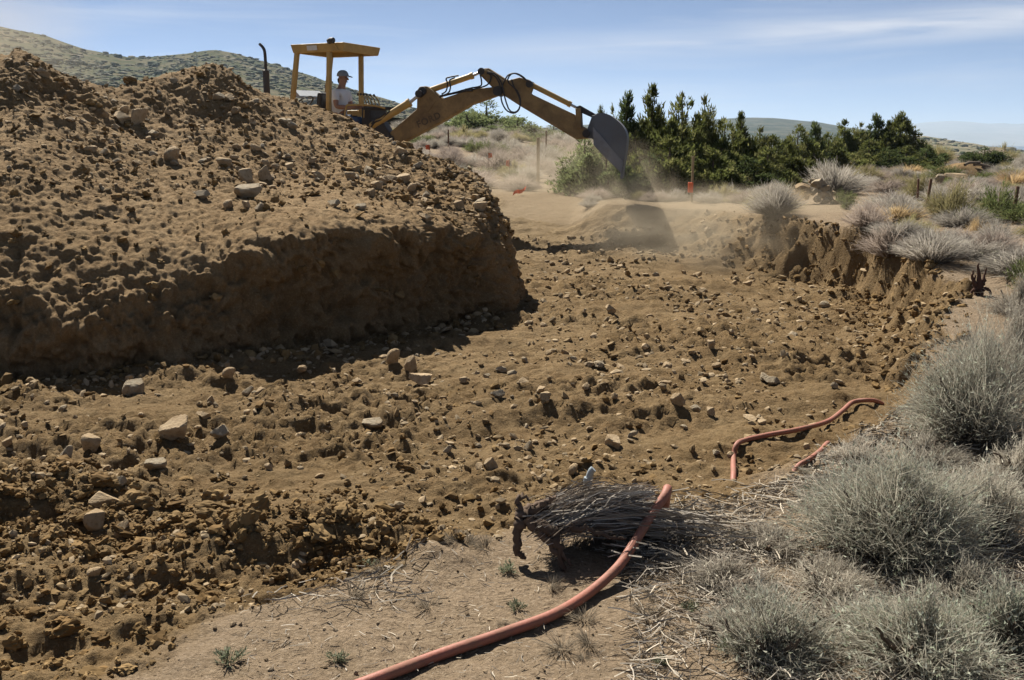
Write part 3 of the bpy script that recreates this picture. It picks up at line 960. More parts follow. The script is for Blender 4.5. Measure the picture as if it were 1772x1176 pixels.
for k, (px, py, w, h, ti, rz, tl, lab) in enumerate(BIG):
    c = cast(px, py)
    if c is None: continue
    p, n, srf = c
    mpp = p[1] / FPX * 1.0
    sx = w * mpp * 1.08; sz = h * mpp * 1.15; sy = sx * 0.8
    p = p + np.array([0, sy * 0.35, 0])
    z, _, _ = drop(p[0], p[1]) if srf == 'ground' else (p[2] + sy * 0.12, 0, 0)
    o = put_rock((p[0], p[1], z), (sx, sy, sz), ROCKS_HI[ti], rz * 0.5 + 0.3 * (k % 3), tl, sink=0.3)
    tag(o, lab, 'rock')

# the other rocks are described by the nearest of those
ANCHOR = []
for o in scene.objects:
    if o.get('category') == 'rock':
        ANCHOR.append((*pix(o.location), o['label']))
USED = set()


def zone_label(p, srf, s_px, mesh):
    qx, qy = pix(p)
    grp = 'loose rocks on the spoil heap' if srf == 'mound' else 'loose rocks on the pit floor'
    size = 'tiny' if s_px < 13 else 'small' if s_px < 19 else 'fist sized'
    tone = 'grey' if mesh.materials[0] == M_GREYROCK else 'tan'
    for ax, ay, al in sorted(ANCHOR, key=lambda q: math.hypot(q[0] - qx, (q[1] - qy) * 1.5))[:3]:
        dx, dy = qx - ax, qy - ay
        if abs(dx) > 2.2 * abs(dy): d = 'right of' if dx > 0 else 'left of'
        elif abs(dy) > 2.2 * abs(dx): d = 'below' if dy > 0 else 'above'
        else: d = ('lower ' if dy > 0 else 'upper ') + ('right of' if dx > 0 else 'left of')
        w = al.split()
        cut = len(w)
        for k_, x_ in enumerate(w):
            if k_ > 2 and (x_ in ('with', 'in', 'on', 'at', 'of', 'near', 'below', 'above', 'beside', 'left', 'right', 'under', 'behind', 'between', 'just') or w[k_ - 1].endswith(',')):
                cut = k_; break
        for tail in (' '.join(w), ' '.join(w[:cut]).rstrip(',')):
            for lead in ('%s %s rock %s the ' % (size, tone, d), '%s %s rock farther %s the ' % (size, tone, d)):
                lab = lead + tail
                if len(lab.split()) <= 16 and lab not in USED:
                    USED.add(lab)
                    return lab, grp
    return ('%s %s rock lying loose on the %s' % (size, tone, 'spoil heap' if srf == 'mound' else 'pit floor')), grp


cnt = 0
tries = 0
while cnt < 232 and tries < 4000:
    tries += 1
    onm = cnt >= 132
    if onm:
        i = rng.integers(int(M_NS * 0.17), int(M_NS * 0.86)); j = int(M_NT * rng.uniform(0.42, 0.80))
        p = MV[i * M_NT + j]
        x, y = float(p[0]), float(p[1])
    else:
        y = rng.uniform(3.7, 13.5) if rng.random() < 0.7 else rng.uniform(4.5, 8)
        qx = rng.uniform(-30, 1480)
        x = (qx - 886) / FPX * y
    z, n, srf = drop(x, y)
    if (srf == 'mound') != onm: continue
    if not onm:
        dg = float(macro(np.array([x]), np.array([y]))[1][0])
        if dg < 0.8: continue
    if n[2] < 0.6: continue
    qx, qy = pix((x, y, z))
    if qx < -40 or qx > 1800 or qy > 1200: continue
    pxs = rng.choice([10, 12, 14, 17, 20, 24], p=[0.2, 0.25, 0.22, 0.18, 0.1, 0.05])
    s = pxs * y / FPX
    size = (s * rng.uniform(0.9, 1.3), s * rng.uniform(0.7, 1.1), s * rng.uniform(0.5, 0.95))
    rm = ROCKS_LO[rng.integers(0, 14)]
    o = put_rock((x, y, z), size, rm, rng.uniform(0, 6.28), (rng.uniform(-0.4, 0.4), rng.uniform(-0.4, 0.4)), sink=0.22)
    lab, grp = zone_label((x, y, z), srf, pxs, rm)
    tag(o, lab, 'rock', grp)
    cnt += 1


def pebbles(name, n, lo, hi, where, mat, cols, label, sub=1, fill=0.25, pw=1.0, expo=3.0, clod=False, jr=(0.10, 0.87)):
    temps = [clod_template(450 + k, sub) if clod else rock_template(400 + k, sub, 8) for k in range(10)]
    if where == 'mound':
        i = rng.integers(int(M_NS * 0.10), int(M_NS * 0.94), n); j = (M_NT * rng.uniform(jr[0], jr[1], n)).astype(int)
        P = MV[i * M_NT + j] + rng.normal(0, 0.006, (n, 3))
    elif where == 'lip':
        qx = rng.uniform(-120, 800, n); y0 = np.where(rng.random(n) < 0.40, rng.uniform(-1.5, 0.2, n), rng.normal(0.05, 0.30, n))
        qx = np.where(y0 < -0.35, rng.uniform(-150, 430, n) + 120 * y0, qx)
        y = np.interp(qx, [-500, 0, 200, 450, 600, 760, 900], [4.0, 4.1, 4.05, 3.9, 3.82, 3.7, 3.7]) + y0
        x = (qx - 886) / FPX * y
        hz = height(x, y)
        kk = hz[1] > rng.uniform(0.1, 0.7, n)
        x, y, y0 = x[kk], y[kk], y0[kk]; n = len(x)
        P = np.stack([x, y, hz[0][kk] + np.abs(rng.normal(0, 0.02, n)) * np.exp(-(y0 / 0.2) ** 2)], 1)
    elif where == 'foot':                              # spill along the foot of the cut face
        i = rng.integers(int(M_NS * 0.12), int(M_NS * 0.86), n); j = (M_NT * rng.uniform(0.10, 0.16, n)).astype(int)
        P = MV[i * M_NT + j]; x = P[:, 0] + rng.normal(0, 0.1, n); y = P[:, 1] - np.abs(rng.normal(0, 0.35, n))
        P = np.stack([x, y, height(x, y)[0]], 1)
    elif where == 'bank':
        y = rng.uniform(6.5, 14.3, n); k_ = rng.uniform(-0.2, 1.0, n)
        xb = np.interp(y, BOT_Y, BOT_X); xt = np.interp(y, TOP_Y, TOP_X)
        x = xb + (xt - xb) * k_ + rng.normal(0, 0.08, n)
        P = np.stack([x, y, height(x, y)[0]], 1)
    elif where == 'bare':
        y = rng.uniform(2.3, 5.6, n * 2); x = rng.uniform(-0.55, 0.6, n * 2) * y
        z, dg, t = height(x, y)
        P = np.stack([x, y, z], 1)[dg < 0.5][:n]
    else:
        y = rng.uniform(0, 1, n * 3) ** 1.25 * 12.5 + 3.2
        x = rng.uniform(-0.62, 0.5, n * 3) * y
        z, dg, t = height(x, y)
        pat = 0.45 + 1.3 * fbm2(x * 0.9, y * 0.9, 301, 3)
        k = (dg > rng.uniform(0.05, 0.9, n * 3)) & (rng.random(n * 3) < pat + 0.2)
        P = np.stack([x, y, z], 1)[k][:n]
    D = P[:, 1]
    m = len(P)
    s = (lo + (hi - lo) * rng.random(m) ** expo) * (0.35 + 0.65 * D / 7.0) ** pw
    S = np.stack([s * rng.uniform(0.7, 1.6, m), s * rng.uniform(0.6, 1.1, m), s * rng.uniform(0.35, 0.95, m)], 1)
    P = P + np.stack([np.zeros(m), np.zeros(m), S[:, 2] * fill * rng.uniform(-0.3, 1.2, m)], 1)
    pal = np.array(cols)
    C = pal[rng.integers(0, len(pal), m)] * rng.uniform(0.7, 1.15, (m, 1))
    o = scatter_join(name, temps, P, S, rng.uniform(0, 6.28, m), C, mat, None, 0.45)
    tag(o, label, None, None, 'stuff')


PEB = [(0.31, 0.225, 0.125), (0.38, 0.285, 0.175), (0.20, 0.135, 0.066), (0.37, 0.285, 0.18), (0.17, 0.11, 0.05), (0.28, 0.215, 0.135)]
CLO = [(0.185, 0.118, 0.049), (0.155, 0.095, 0.038), (0.215, 0.142, 0.064)]
pebbles('gravel', 8000, 0.012, 0.07, 'floor', M_WOOD, PEB, 'pale gravel and small stones over the pit floor', expo=2.1)
pebbles('dirt_clods', 2300, 0.015, 0.075, 'floor', M_WOOD, CLO, 'brown dirt clods over the pit floor', sub=1, pw=0.5, clod=True, expo=3.5)
pebbles('gravel', 4200, 0.010, 0.055, 'mound', M_WOOD, PEB + CLO, 'gravel and small stones over the spoil heap', jr=(0.36, 0.87))
pebbles('dirt_clods', 2000, 0.015, 0.10, 'mound', M_WOOD, CLO, 'brown dirt clods over the spoil heap', sub=2, clod=True, expo=5.0)
pebbles('grit', 8000, 0.007, 0.022, 'floor', M_WOOD, PEB + CLO, 'fine grit over the pit floor', pw=1.2)
pebbles('dirt_clods', 3000, 0.010, 0.06, 'lip', M_WOOD, CLO, 'small crumbled clods along the near edge of the pit', sub=2, pw=0.4, clod=True, expo=3.0)
pebbles('dirt_clods', 300, 0.035, 0.13, 'lip', M_WOOD, CLO, 'large crumbled clods heaped along the near edge of the pit', sub=3, pw=0.2, clod=True, expo=2.5)
pebbles('dirt_clods', 1300, 0.015, 0.10, 'foot', M_WOOD, CLO + PEB[:2], 'crumbs and stones spilled at the foot of the shaded face', sub=1, pw=0.4, clod=True)
pebbles('dirt_clods', 1300, 0.015, 0.09, 'bank', M_WOOD, CLO, 'clods on the crumbling right bank', sub=2, pw=0.4, clod=True)
pebbles('gravel', 2600, 0.005, 0.022, 'bare', M_WOOD, [(0.24, 0.18, 0.115), (0.30, 0.235, 0.16), (0.16, 0.115, 0.07)], 'small pebbles on the untouched ground near the hose', expo=4, pw=0.0)

# ------------------------------------------------------------------ plants
def ribbons(P, W, r, cols):
    """P: n,k,3 centre lines, W: n,k widths -> verts, quads, colours"""
    n, k, _ = P.shape
    T = np.gradient(P, axis=1)
    side = np.cross(T, r.normal(size=(n, 1, 3)))
    side /= np.linalg.norm(side, axis=2, keepdims=True) + 1e-9
    A = P - side * W[:, :, None] / 2; B = P + side * W[:, :, None] / 2
    V = np.stack([A, B], 2).reshape(-1, 3)
    i = (np.arange(n)[:, None] * k + np.arange(k - 1)[None, :]) * 2
    F = np.stack([i, i + 1, i + 3, i + 2], -1).reshape(-1, 4)
    C = np.repeat(cols, 2, axis=1).reshape(-1, 3)
    return V, F, C


def brush(seed, n, rad, hgt, wid, base_c, tip_c, lean=0.35, upright=0.5, leaf=0, leaf_size=0.02, leaf_c=None, k=4, jitter=0.12, dome=1.0, clumps=9, ragged=0.0):
    """a domed shrub of fine twigs; returns stem mesh data and leaf mesh data"""
    r = np.random.default_rng(seed)
    ca = r.uniform(0, 6.28, clumps); cr = np.sqrt(r.random(clumps)); ch = r.uniform(0.5 - 0.3 * ragged, 1.1 + 0.4 * ragged, clumps)
    w = r.integers(0, clumps, n)
    ang = ca[w] + r.normal(0, 0.38, n); rr = np.clip(cr[w] + r.normal(0, 0.17, n), 0, 1.12) * r.uniform(1 - ragged, 1 + ragged, clumps)[w]
    tip = np.stack([np.cos(ang) * rr * rad, np.sin(ang) * rr * rad,
                    hgt * ch[w] * (1 - 0.5 * dome * rr ** 2) * (0.55 + 0.6 * r.random(n) ** 0.6)], 1)
    stray = r.random(n) < 0.09 + 0.4 * ragged
    tip[stray] *= r.uniform(1.02, 1.25, (int(stray.sum()), 1))
    b0 = np.stack([np.cos(ang) * rr * rad * 0.18, np.sin(ang) * rr * rad * 0.18, np.full(n, -0.03)], 1) + r.normal(0, rad * 0.04, (n, 3)) * np.array([1, 1, 0])
    st = r.uniform(0.0, 0.45, n)                      # many twigs start part way up
    t = np.linspace(0, 1, k)[None, :, None]
    tt = st[:, None, None] + (1 - st[:, None, None]) * t
    mid = b0 + (tip - b0) * np.array([0.72, 0.72, 0.38]) if upright < 0.5 else b0 + (tip - b0) * np.array([0.40, 0.40, 0.60])
    P = b0[:, None] * (1 - tt) ** 2 + 2 * mid[:, None] * tt * (1 - tt) + tip[:, None] * tt ** 2
    P = P + r.normal(0, jitter * rad * 0.25, P.shape) * t * (1 - 0.3 * t)
    W = wid * (1.25 - 0.95 * t[:, :, 0]) * r.uniform(0.6, 1.4, (n, 1))
    f = np.clip(tt + r.normal(0, 0.12, (n, 1, 1)), 0, 1)
    C = np.array(base_c) * (1 - f) + np.array(tip_c) * f
    C = C * r.uniform(0.72, 1.25, (n, 1, 1))
    stems = ribbons(P, W, r, C)
    leaves = None
    if leaf:
        wi = r.integers(0, n, leaf); ki = r.integers(1, k - 1, leaf) if k > 2 else np.zeros(leaf, int); fr = r.random(leaf)[:, None]
        c0 = P[wi, ki] * (1 - fr) + P[wi, np.minimum(ki + 1, k - 1)] * fr
        d = tip[wi] - b0[wi]; d /= np.linalg.norm(d, axis=1, keepdims=True) + 1e-9
        d = d + r.normal(0, 0.45, (leaf, 3)); d /= np.linalg.norm(d, axis=1, keepdims=True)
        s = leaf_size * r.uniform(0.5, 1.4, (leaf, 1))
        sd = np.cross(d, r.normal(size=(leaf, 3))); sd /= np.linalg.norm(sd, axis=1, keepdims=True) + 1e-9
        V = np.stack([c0 - sd * s * 0.16, c0 + sd * s * 0.16, c0 + d * s], 1).reshape(-1, 3)
        F = np.arange(leaf * 3).reshape(-1, 3)
        lc = np.array(leaf_c if leaf_c is not None else [tip_c]); lc = lc[r.integers(0, len(lc), leaf)] * r.uniform(0.7, 1.25, (leaf, 1))
        leaves = (V, F, np.repeat(lc, 3, axis=0))
    return stems, leaves


def mesh_of(name, vfc, mat, smooth=False):
    me = mk_mesh(name, vfc[0], vfc[1], smooth)
    set_col(me, vfc[2]); me.materials.append(mat)
    return me


def join_tri(stems, leaves):
    V, F, C = stems
    tri = np.concatenate([F[:, [0, 1, 2]], F[:, [0, 2, 3]]])
    if leaves is None: return V, tri, C
    return np.concatenate([V, leaves[0]]), np.concatenate([tri, leaves[1] + len(V)]), np.concatenate([C, leaves[2]])


SAGE_L = [(0.34, 0.375, 0.29), (0.40, 0.43, 0.345), (0.26, 0.305, 0.215), (0.47, 0.485, 0.40)]
GREY_B = (0.17, 0.14, 0.11)
# distant and middle-distance brush, one mesh each
BR = {
    'grey': [mesh_of('grey_brush', join_tri(*brush(500 + k, 1500, 0.5, 0.55, 0.0075, GREY_B, (0.42, 0.385, 0.33), leaf=700, leaf_size=0.03, leaf_c=[(0.38, 0.36, 0.28), (0.33, 0.33, 0.24)], jitter=0.3, clumps=16)), M_PLANT) for k in range(4)],
    'mauve': [mesh_of('mauve_brush', join_tri(*brush(510 + k, 1500, 0.5, 0.50, 0.0075, (0.18, 0.135, 0.105), (0.40, 0.335, 0.28), jitter=0.35, clumps=15)), M_PLANT) for k in range(4)],
    'olive': [mesh_of('olive_brush', join_tri(*brush(520 + k, 1300, 0.5, 0.55, 0.008, (0.16, 0.13, 0.07), (0.34, 0.30, 0.15), leaf=900, leaf_size=0.03, leaf_c=[(0.28, 0.26, 0.12), (0.22, 0.225, 0.10)], jitter=0.3, clumps=13)), M_PLANT) for k in range(3)],
    'green': [mesh_of('green_brush', join_tri(*brush(530 + k, 500, 0.5, 0.5, 0.009, (0.09, 0.07, 0.04), (0.17, 0.18, 0.08), leaf=2600, leaf_size=0.05, leaf_c=[(0.14, 0.17, 0.06), (0.18, 0.205, 0.08), (0.105, 0.135, 0.045)], jitter=0.3)), M_PLANT) for k in range(2)],
    'straw': [mesh_of('straw_tuft', join_tri(*brush(540 + k, 1100, 0.5, 0.6, 0.008, (0.30, 0.21, 0.11), (0.50, 0.37, 0.20), dome=0.6)), M_PLANT) for k in range(2)],
}
NAMES = {'grey': 'sagebrush', 'mauve': 'dry_brush', 'olive': 'rabbitbrush', 'green': 'green_bush', 'straw': 'straw_tuft'}


def put_brush(kind, x, y, w, h, label, cat='shrub', group=None, z=None):
    me = BR[kind][rng.integers(0, len(BR[kind]))]
    o = bpy.data.objects.new(NAMES[kind], me); scene.collection.objects.link(o)
    zz = gz(x, y) if z is None else z
    o.location = (x, y, zz); o.rotation_euler = (rng.uniform(-0.08, 0.08), rng.uniform(-0.08, 0.08), rng.uniform(0, 6.28))
    o.scale = (w, w * rng.uniform(0.85, 1.1), h / 0.55)
    return tag(o, label, cat, group)


# shrubs the photograph lets one pick out: kind, centre x, foot y, width, height (photo px), distance or None, label
PICK = [
    ('grey', 1340, 390, 96, 54, 14.2, 'large grey dry bush leaning on the brink of the far bank'),
    ('grey', 1330, 366, 70, 45, 15.9, 'pale grey bush left behind the brink bush'),
    ('grey', 1608, 478, 130, 66, 10.0, 'wide grey bush overhanging the corner of the right bank'),
    ('mauve', 1540, 428, 110, 62, 11.6, 'brownish grey bush behind the right bank corner'),
    ('mauve', 1500, 405, 90, 50, 12.6, 'dull mauve bush left of the brownish one behind the bank'),
    ('green', 1462, 362, 46, 26, 16.5, 'low dark green bush right of the rock pile'),
    ('green', 1467, 378, 26, 22, 15.2, 'tiny green plant on the bare path below the rock pile'),
    ('olive', 1640, 388, 120, 72, 13.5, 'big yellowish rabbitbrush right of the two thin posts'),
    ('straw', 1690, 424, 46, 36, 11.4, 'orange straw tuft on the right slope'),
    ('olive', 1590, 352, 80, 50, 17.5, 'yellow green bush behind the two thin posts'),
    ('green', 1722, 372, 78, 66, 13.6, 'leafy green bush near the right picture edge'),
    ('green', 1685, 395, 60, 30, 13.0, 'low green bush left of the leafy one at the right edge'),
    ('grey', 1440, 338, 120, 60, 19.5, 'broad pale brush mass behind the rock pile'),
    ('grey', 1380, 318, 70, 42, 22.5, 'pale brush between the rock pile and the junipers'),
    ('straw', 1405, 298, 60, 24, 27.0, 'tawny grass strip at the foot of the junipers'),
    ('green', 1340, 320, 46, 42, 18.6, 'grey green bush at the right end of the near junipers'),
    ('olive', 1500, 312, 60, 28, 27.0, 'olive bush in the middle of the brush field'),
    ('mauve', 1720, 455, 90, 60, 10.4, 'mauve bush at the right edge above the root stump'),
    ('green', 1768, 520, 70, 60, 8.9, 'bright green bush cut by the right picture edge'),
    ('mauve', 1660, 430, 70, 44, 11.0, 'grey brush just left of the orange straw tuft'),
    ('grey', 1560, 390, 80, 52, 13.2, 'silvery bush between the two thin posts and the bank'),
    ('green', 885, 306, 40, 24, 24.0, 'small dark bush below the orange flags left of the bucket'),
    ('grey', 1265, 348, 60, 26, 17.8, 'low grey scrub at the foot of the junipers behind the bank'),
    ('grey', 1225, 352, 60, 22, 17.0, 'dusty grey scrub right of the stake with orange tape'),
    ('mauve', 1290, 356, 66, 28, 16.8, 'dusty brown scrub between the stake and the brink bush'),
    ('olive', 1250, 344, 70, 30, 17.4, 'low olive scrub at the feet of the near junipers'),
    ('grey', 1160, 346, 60, 22, 17.3, 'dusty grey scrub left of the stake with orange tape'),
    ('olive', 1300, 340, 60, 34, 18.8, 'brown olive bush under the junipers'),
]
for kind, px, py, w, h, D, lab in PICK:
    if D is None: D = cast(px, py, False)[0][1]
    x = float(ray(px, py)[0]) * D
    mpp = D / FPX
    put_brush(kind, x, D, w * mpp * 1.05, h * mpp * 0.95, lab, 'shrub')


SHRUB_ANCHOR = [(*pix(o.location), o['label']) for o in scene.objects if o.get('category') == 'shrub']


def near_label(p, lead0, anchors, fallback, maxw=16):
    qx, qy = pix(p)
    for ax, ay, al in sorted(anchors, key=lambda q: math.hypot(q[0] - qx, (q[1] - qy) * 2))[:4]:
        dx, dy = qx - ax, (qy - ay) * 2
        if abs(dx) > 2.2 * abs(dy): d = 'right of' if dx > 0 else 'left of'
        elif abs(dy) > 2.2 * abs(dx): d = 'in front of' if dy > 0 else 'behind'
        else: d = ('front ' if dy > 0 else 'back ') + ('right of' if dx > 0 else 'left of')
        w = al.split()
        for tail in (' '.join(w), ' '.join(w[:6])):
            for far in ('', 'farther '):
                lab = '%s %s%s the %s' % (lead0, far, d, tail)
                if len(lab.split()) <= maxw and lab.split()[-1] not in ('of', 'the', 'on', 'in', 'at', 'behind', 'and') and lab not in USED:
                    USED.add(lab)
                    return lab
    return fallback


FIELD = []


def free_of(x, y, r):
    for fx, fy, fr in FIELD:
        if (fx - x) ** 2 + (fy - y) ** 2 < (0.40 * (r + fr)) ** 2: return False
    return True


# the brush field behind the right bank
n = 0; tries = 0
while n < 240 and tries < 12000:
    tries += 1
    y = 8.6 + 34.0 * rng.random() ** 1.7
    qx = rng.uniform(1330, 1900) if rng.random() < 0.85 else rng.uniform(1900, 2300)
    x = (qx - 886) / FPX * y
    xt = np.interp(y, TOP_Y, TOP_X) + 0.2
    if y < 19 and x < xt: continue
    px, py = pix((x, y, 0.5))
    if 1365 < px < 1510 and 335 < py < 410: continue       # the bare path and the rock pile
    if 1555 < px < 1625 and 355 < py < 385: continue       # the two posts
    if 1660 < px < 1740 and 390 < py < 470 and rng.random() < 0.7: continue
    r = rng.uniform(0.42, 0.85) * (1 if y < 25 else 1.25)
    if not free_of(x, y, r): continue
    FIELD.append((x, y, r))
    k = rng.choice(['grey', 'mauve', 'olive', 'green', 'straw'], p=[0.44, 0.30, 0.14, 0.07, 0.05])
    where = 'close behind the right bank' if y < 13 else 'in the middle of the right brush field' if y < 24 else 'far back in the right brush field'
    word = {'grey': 'silvery grey sagebrush', 'mauve': 'brownish dry bush', 'olive': 'yellow olive rabbitbrush', 'green': 'small green bush', 'straw': 'tawny grass tuft'}[k]
    put_brush(k, x, y, r * 1.3, r * rng.uniform(0.28, 0.52), near_label((x, y, gz(x, y)), word, SHRUB_ANCHOR, '%s %s' % (word, where)), 'shrub', '%s shrubs %s' % (k, where))
    n += 1
ARM_ANCHOR = [(744, 260, 'orange survey flag nearest the boom'), (845, 274, 'orange survey flag in mid brush'), (882, 288, 'orange survey flag above the small dark bush'),
              (790, 292, 'orange survey flag above the heap skyline'), (931, 275, 'plain wooden stake in the dust'), (945, 245, 'thin dark stake beyond the wooden one'),
              (776, 232, 'thin dark stake under the boom'), (885, 300, 'small dark bush below the flags'), (842, 228, 'pale tree behind the arm elbow'), (895, 232, 'green tree below the arm elbow'), (1012, 300, 'pale dusty juniper left of the bucket'), (1000, 330, 'dust under the bucket')]
# the dusty field behind the digging arm
n = 0; tries = 0
while n < 170 and tries < 9000:
    tries += 1
    y = 21.0 + 26 * rng.random()
    qx = rng.uniform(520, 1080)
    x = (qx - 886) / FPX * y
    r = rng.uniform(0.6, 1.15)
    if not free_of(x, y, r): continue
    FIELD.append((x, y, r))
    k = rng.choice(['grey', 'mauve', 'olive', 'green'], p=[0.45, 0.40, 0.09, 0.06])
    where = 'under the digging arm' if qx > 760 else 'beside the lower boom'
    where += ', near row' if y < 29 else ', middle rows' if y < 38 else ', far rows'
    word = {'grey': 'pale grey brush', 'mauve': 'dusty mauve brush', 'olive': 'olive brush', 'green': 'green brush'}[k]
    put_brush(k, x, y, r * 1.25, r * rng.uniform(0.35, 0.6), near_label((x, y, gz(x, y)), word, ARM_ANCHOR, '%s %s' % (word, where)), 'shrub', '%s brush %s' % (k, where))
    n += 1
n = 0; tries = 0
while n < 26 and tries < 900:
    tries += 1
    y = rng.uniform(16.9, 19.5); qx = rng.uniform(1010, 1420); x = (qx - 886) / FPX * y
    if 1370 < qx: continue
    r = rng.uniform(0.25, 0.5)
    if not free_of(x, y, r): continue
    FIELD.append((x, y, r))
    k = rng.choice(['grey', 'mauve', 'olive', 'green'], p=[0.35, 0.3, 0.25, 0.1])
    word = {'grey': 'dusty grey scrub', 'mauve': 'dusty brown scrub', 'olive': 'dusty olive scrub', 'green': 'dusty green scrub'}[k]
    put_brush(k, x, y, r * 1.4, r * rng.uniform(0.35, 0.6), near_label((x, y, gz(x, y)), word, SHRUB_ANCHOR, word + ' at the feet of the near junipers'), 'shrub', '%s scrub behind the far bank' % k)
    n += 1
# low scrub towards the valley
n = 0
while n < 26:
    y = rng.uniform(42, 70); qx = rng.uniform(1300, 1850); x = (qx - 886) / FPX * y
    n += 1
    put_brush(rng.choice(['grey', 'olive', 'mauve']), x, y, rng.uniform(1.2, 2.0), rng.uniform(0.6, 1.0), 'scrub at the far end of the right brush field', 'shrub', 'scrub at the far end')


# foreground sagebrush: stems and leaves are parts
def big_sage(name, px, py, D, w, h, seed, label, n=2600, leaf=15000, dry=0.0, lsize=0.026):
    x = float(ray(px, py)[0]) * D
    root = empty(name, (x, D, gz(x, D)), 0)
    tag(root, label, 'shrub')
    mpp = D / FPX
    tipc = np.array((0.40, 0.38, 0.305)) * (1 - dry) + np.array((0.52, 0.465, 0.385)) * dry
    lc = [tuple(np.array(c) * (1 - dry) + np.array((0.48, 0.44, 0.36)) * dry) for c in SAGE_L]
    st, lv = brush(seed, int(n * 1.25), w * mpp / 2, h * mpp, 0.0033, (0.12, 0.09, 0.065), tipc, leaf=int(leaf * 0.55), leaf_size=lsize * 0.7, leaf_c=lc, k=5, jitter=0.55, clumps=int(14 + n / 300), ragged=0.28)
    link('twigs', mesh_of('twigs', st, M_TWIG), None, root)
    link('leaves', mesh_of('leaves', lv, M_PLANT), None, root)
    r = np.random.default_rng(seed + 1)
    for q in range(5):                                # woody base branches
        a = r.uniform(0, 6.28); L = w * mpp * 0.33
        P = catmull([(0, 0, -0.04), (math.cos(a) * L * 0.35, math.sin(a) * L * 0.35, h * mpp * 0.15), (math.cos(a) * L * 0.75, math.sin(a) * L * 0.75, h * mpp * 0.42),
                     (math.cos(a) * L, math.sin(a) * L, h * mpp * 0.66)], 10) + r.normal(0, 0.006, (10, 3))
        V, F, C = tube_vf(P, np.linspace(0.012, 0.004, 10), 6)
        me = mk_mesh('branch', V, F); set_col(me, np.tile((0.10, 0.075, 0.055), (len(V), 1))); me.materials.append(M_WOOD)
        link('branch', me, None, root)
    return root


big_sage('sagebrush', 1545, 955, 3.72, 330, 190, 616, 'big rounded grey green sagebrush in the right foreground', 4200, 26000, 0.15)
big_sage('sagebrush', 1690, 950, 3.85, 190, 120, 602, 'low grey sagebrush right of the big rounded one', 1700, 8000, 0.5)
big_sage('sagebrush', 1690, 765, 5.1, 250, 190, 603, 'tall green grey sagebrush on the right edge above the hoses', 3000, 15000, 0.15)
big_sage('sagebrush', 1745, 655, 6.4, 200, 115, 604, 'pale dry sagebrush behind the tall one on the right edge', 2600, 8000, 0.7)
big_sage('sagebrush', 1600, 1150, 2.85, 330, 120, 606, 'spreading sparse sagebrush in the bottom right corner', 1700, 9000, 0.15)
big_sage('sagebrush', 1330, 1130, 2.9, 260, 110, 607, 'low straggling sagebrush at the bottom right of the hose', 1300, 5500, 0.25)
big_sage('sagebrush', 1740, 1130, 2.95, 200, 130, 608, 'green tinged sagebrush cut by the bottom right corner', 1500, 8500, 0.0)
big_sage('sagebrush', 1440, 1020, 3.4, 160, 60, 609, 'flattened dry grey sagebrush left below the big rounded one', 1100, 2600, 0.8)
big_sage('sagebrush', 1760, 850, 4.5, 130, 90, 610, 'dry bush on the right edge beside the big rounded sagebrush', 1100, 2500, 0.7)
big_sage('sagebrush', 1762, 560, 8.0, 110, 60, 612, 'broad pale bush right of the root stump', 1500, 3500, 0.8)

for q, (px, py, D, w, h, dry, lab) in enumerate((
        (1250, 1010, 3.45, 210, 40, 0.9, 'mat of flattened grey dead brush right of the uprooted bush'), (1330, 960, 3.75, 150, 36, 0.9, 'low mat of grey dead brush above the flattened one'),
        (1480, 1090, 3.05, 240, 62, 0.55, 'sparse grey brush between the two bottom sagebrush'), (1260, 1090, 3.05, 150, 40, 0.75, 'thin grey brush beside the hose bend'),
        (1660, 1040, 3.3, 200, 70, 0.6, 'dry brush below the low grey sagebrush'), (1700, 880, 4.2, 150, 70, 0.75, 'pale dry brush behind the low grey sagebrush'),
        (1480, 800, 4.9, 110, 36, 0.9, 'low dry brush between the short hose piece and the big sagebrush'), (1600, 810, 4.8, 130, 46, 0.85, 'dry straw coloured brush behind the big sagebrush'))):
    big_sage('dry_brush', px, py, D, w, h, 630 + q, lab, 800, 1500, dry)

# small green seedlings and dry tufts on the bare ground
SEED_MESH = [mesh_of('seedling', join_tri(*brush(650 + k, 60, 0.5, 0.6, 0.02, (0.12, 0.11, 0.06), (0.20, 0.21, 0.13), leaf=260, leaf_size=0.14, leaf_c=[(0.16, 0.185, 0.115), (0.21, 0.22, 0.155)])), M_PLANT) for k in range(2)]
TUFT_MESH = [mesh_of('dry_tuft', join_tri(*brush(660 + k, 130, 0.5, 0.45, 0.012, (0.16, 0.13, 0.095), (0.33, 0.28, 0.21), dome=0.8)), M_PLANT) for k in range(2)]
for px, py, w, lab in ((895, 1055, 40, 'small green seedling left of the big hose'), (880, 990, 46, 'low grey green seedling below the uprooted bush'),
                       (580, 1145, 50, 'green seedling at the bottom edge left of the hose'), (395, 1150, 70, 'wispy pale green seedling at the bottom left'),
                       (1265, 1130, 60, 'pale green seedling at the bottom right of the hose'), (1195, 1060, 44, 'grey green seedling right of the hose bend'),
                       (640, 985, 44, 'dusty grey seedling beside the clod lip'), (1140, 1150, 40, 'tiny seedling at the bottom edge right of the hose')):
    p = cast(px, py, False)[0]
    o = bpy.data.objects.new('seedling', SEED_MESH[px % 2]); scene.collection.objects.link(o)
    s = w * p[1] / FPX
    o.location = p; o.scale = (s, s, s * 0.8); o.rotation_euler = (0, 0, px)
    tag(o, lab, 'plant')
TUFT_ANCHOR = [(*pix(o.location), o['label']) for o in scene.objects if o.get('category') == 'plant' or (o.get('category') == 'shrub' and o.location.y < 5)]
n = 0
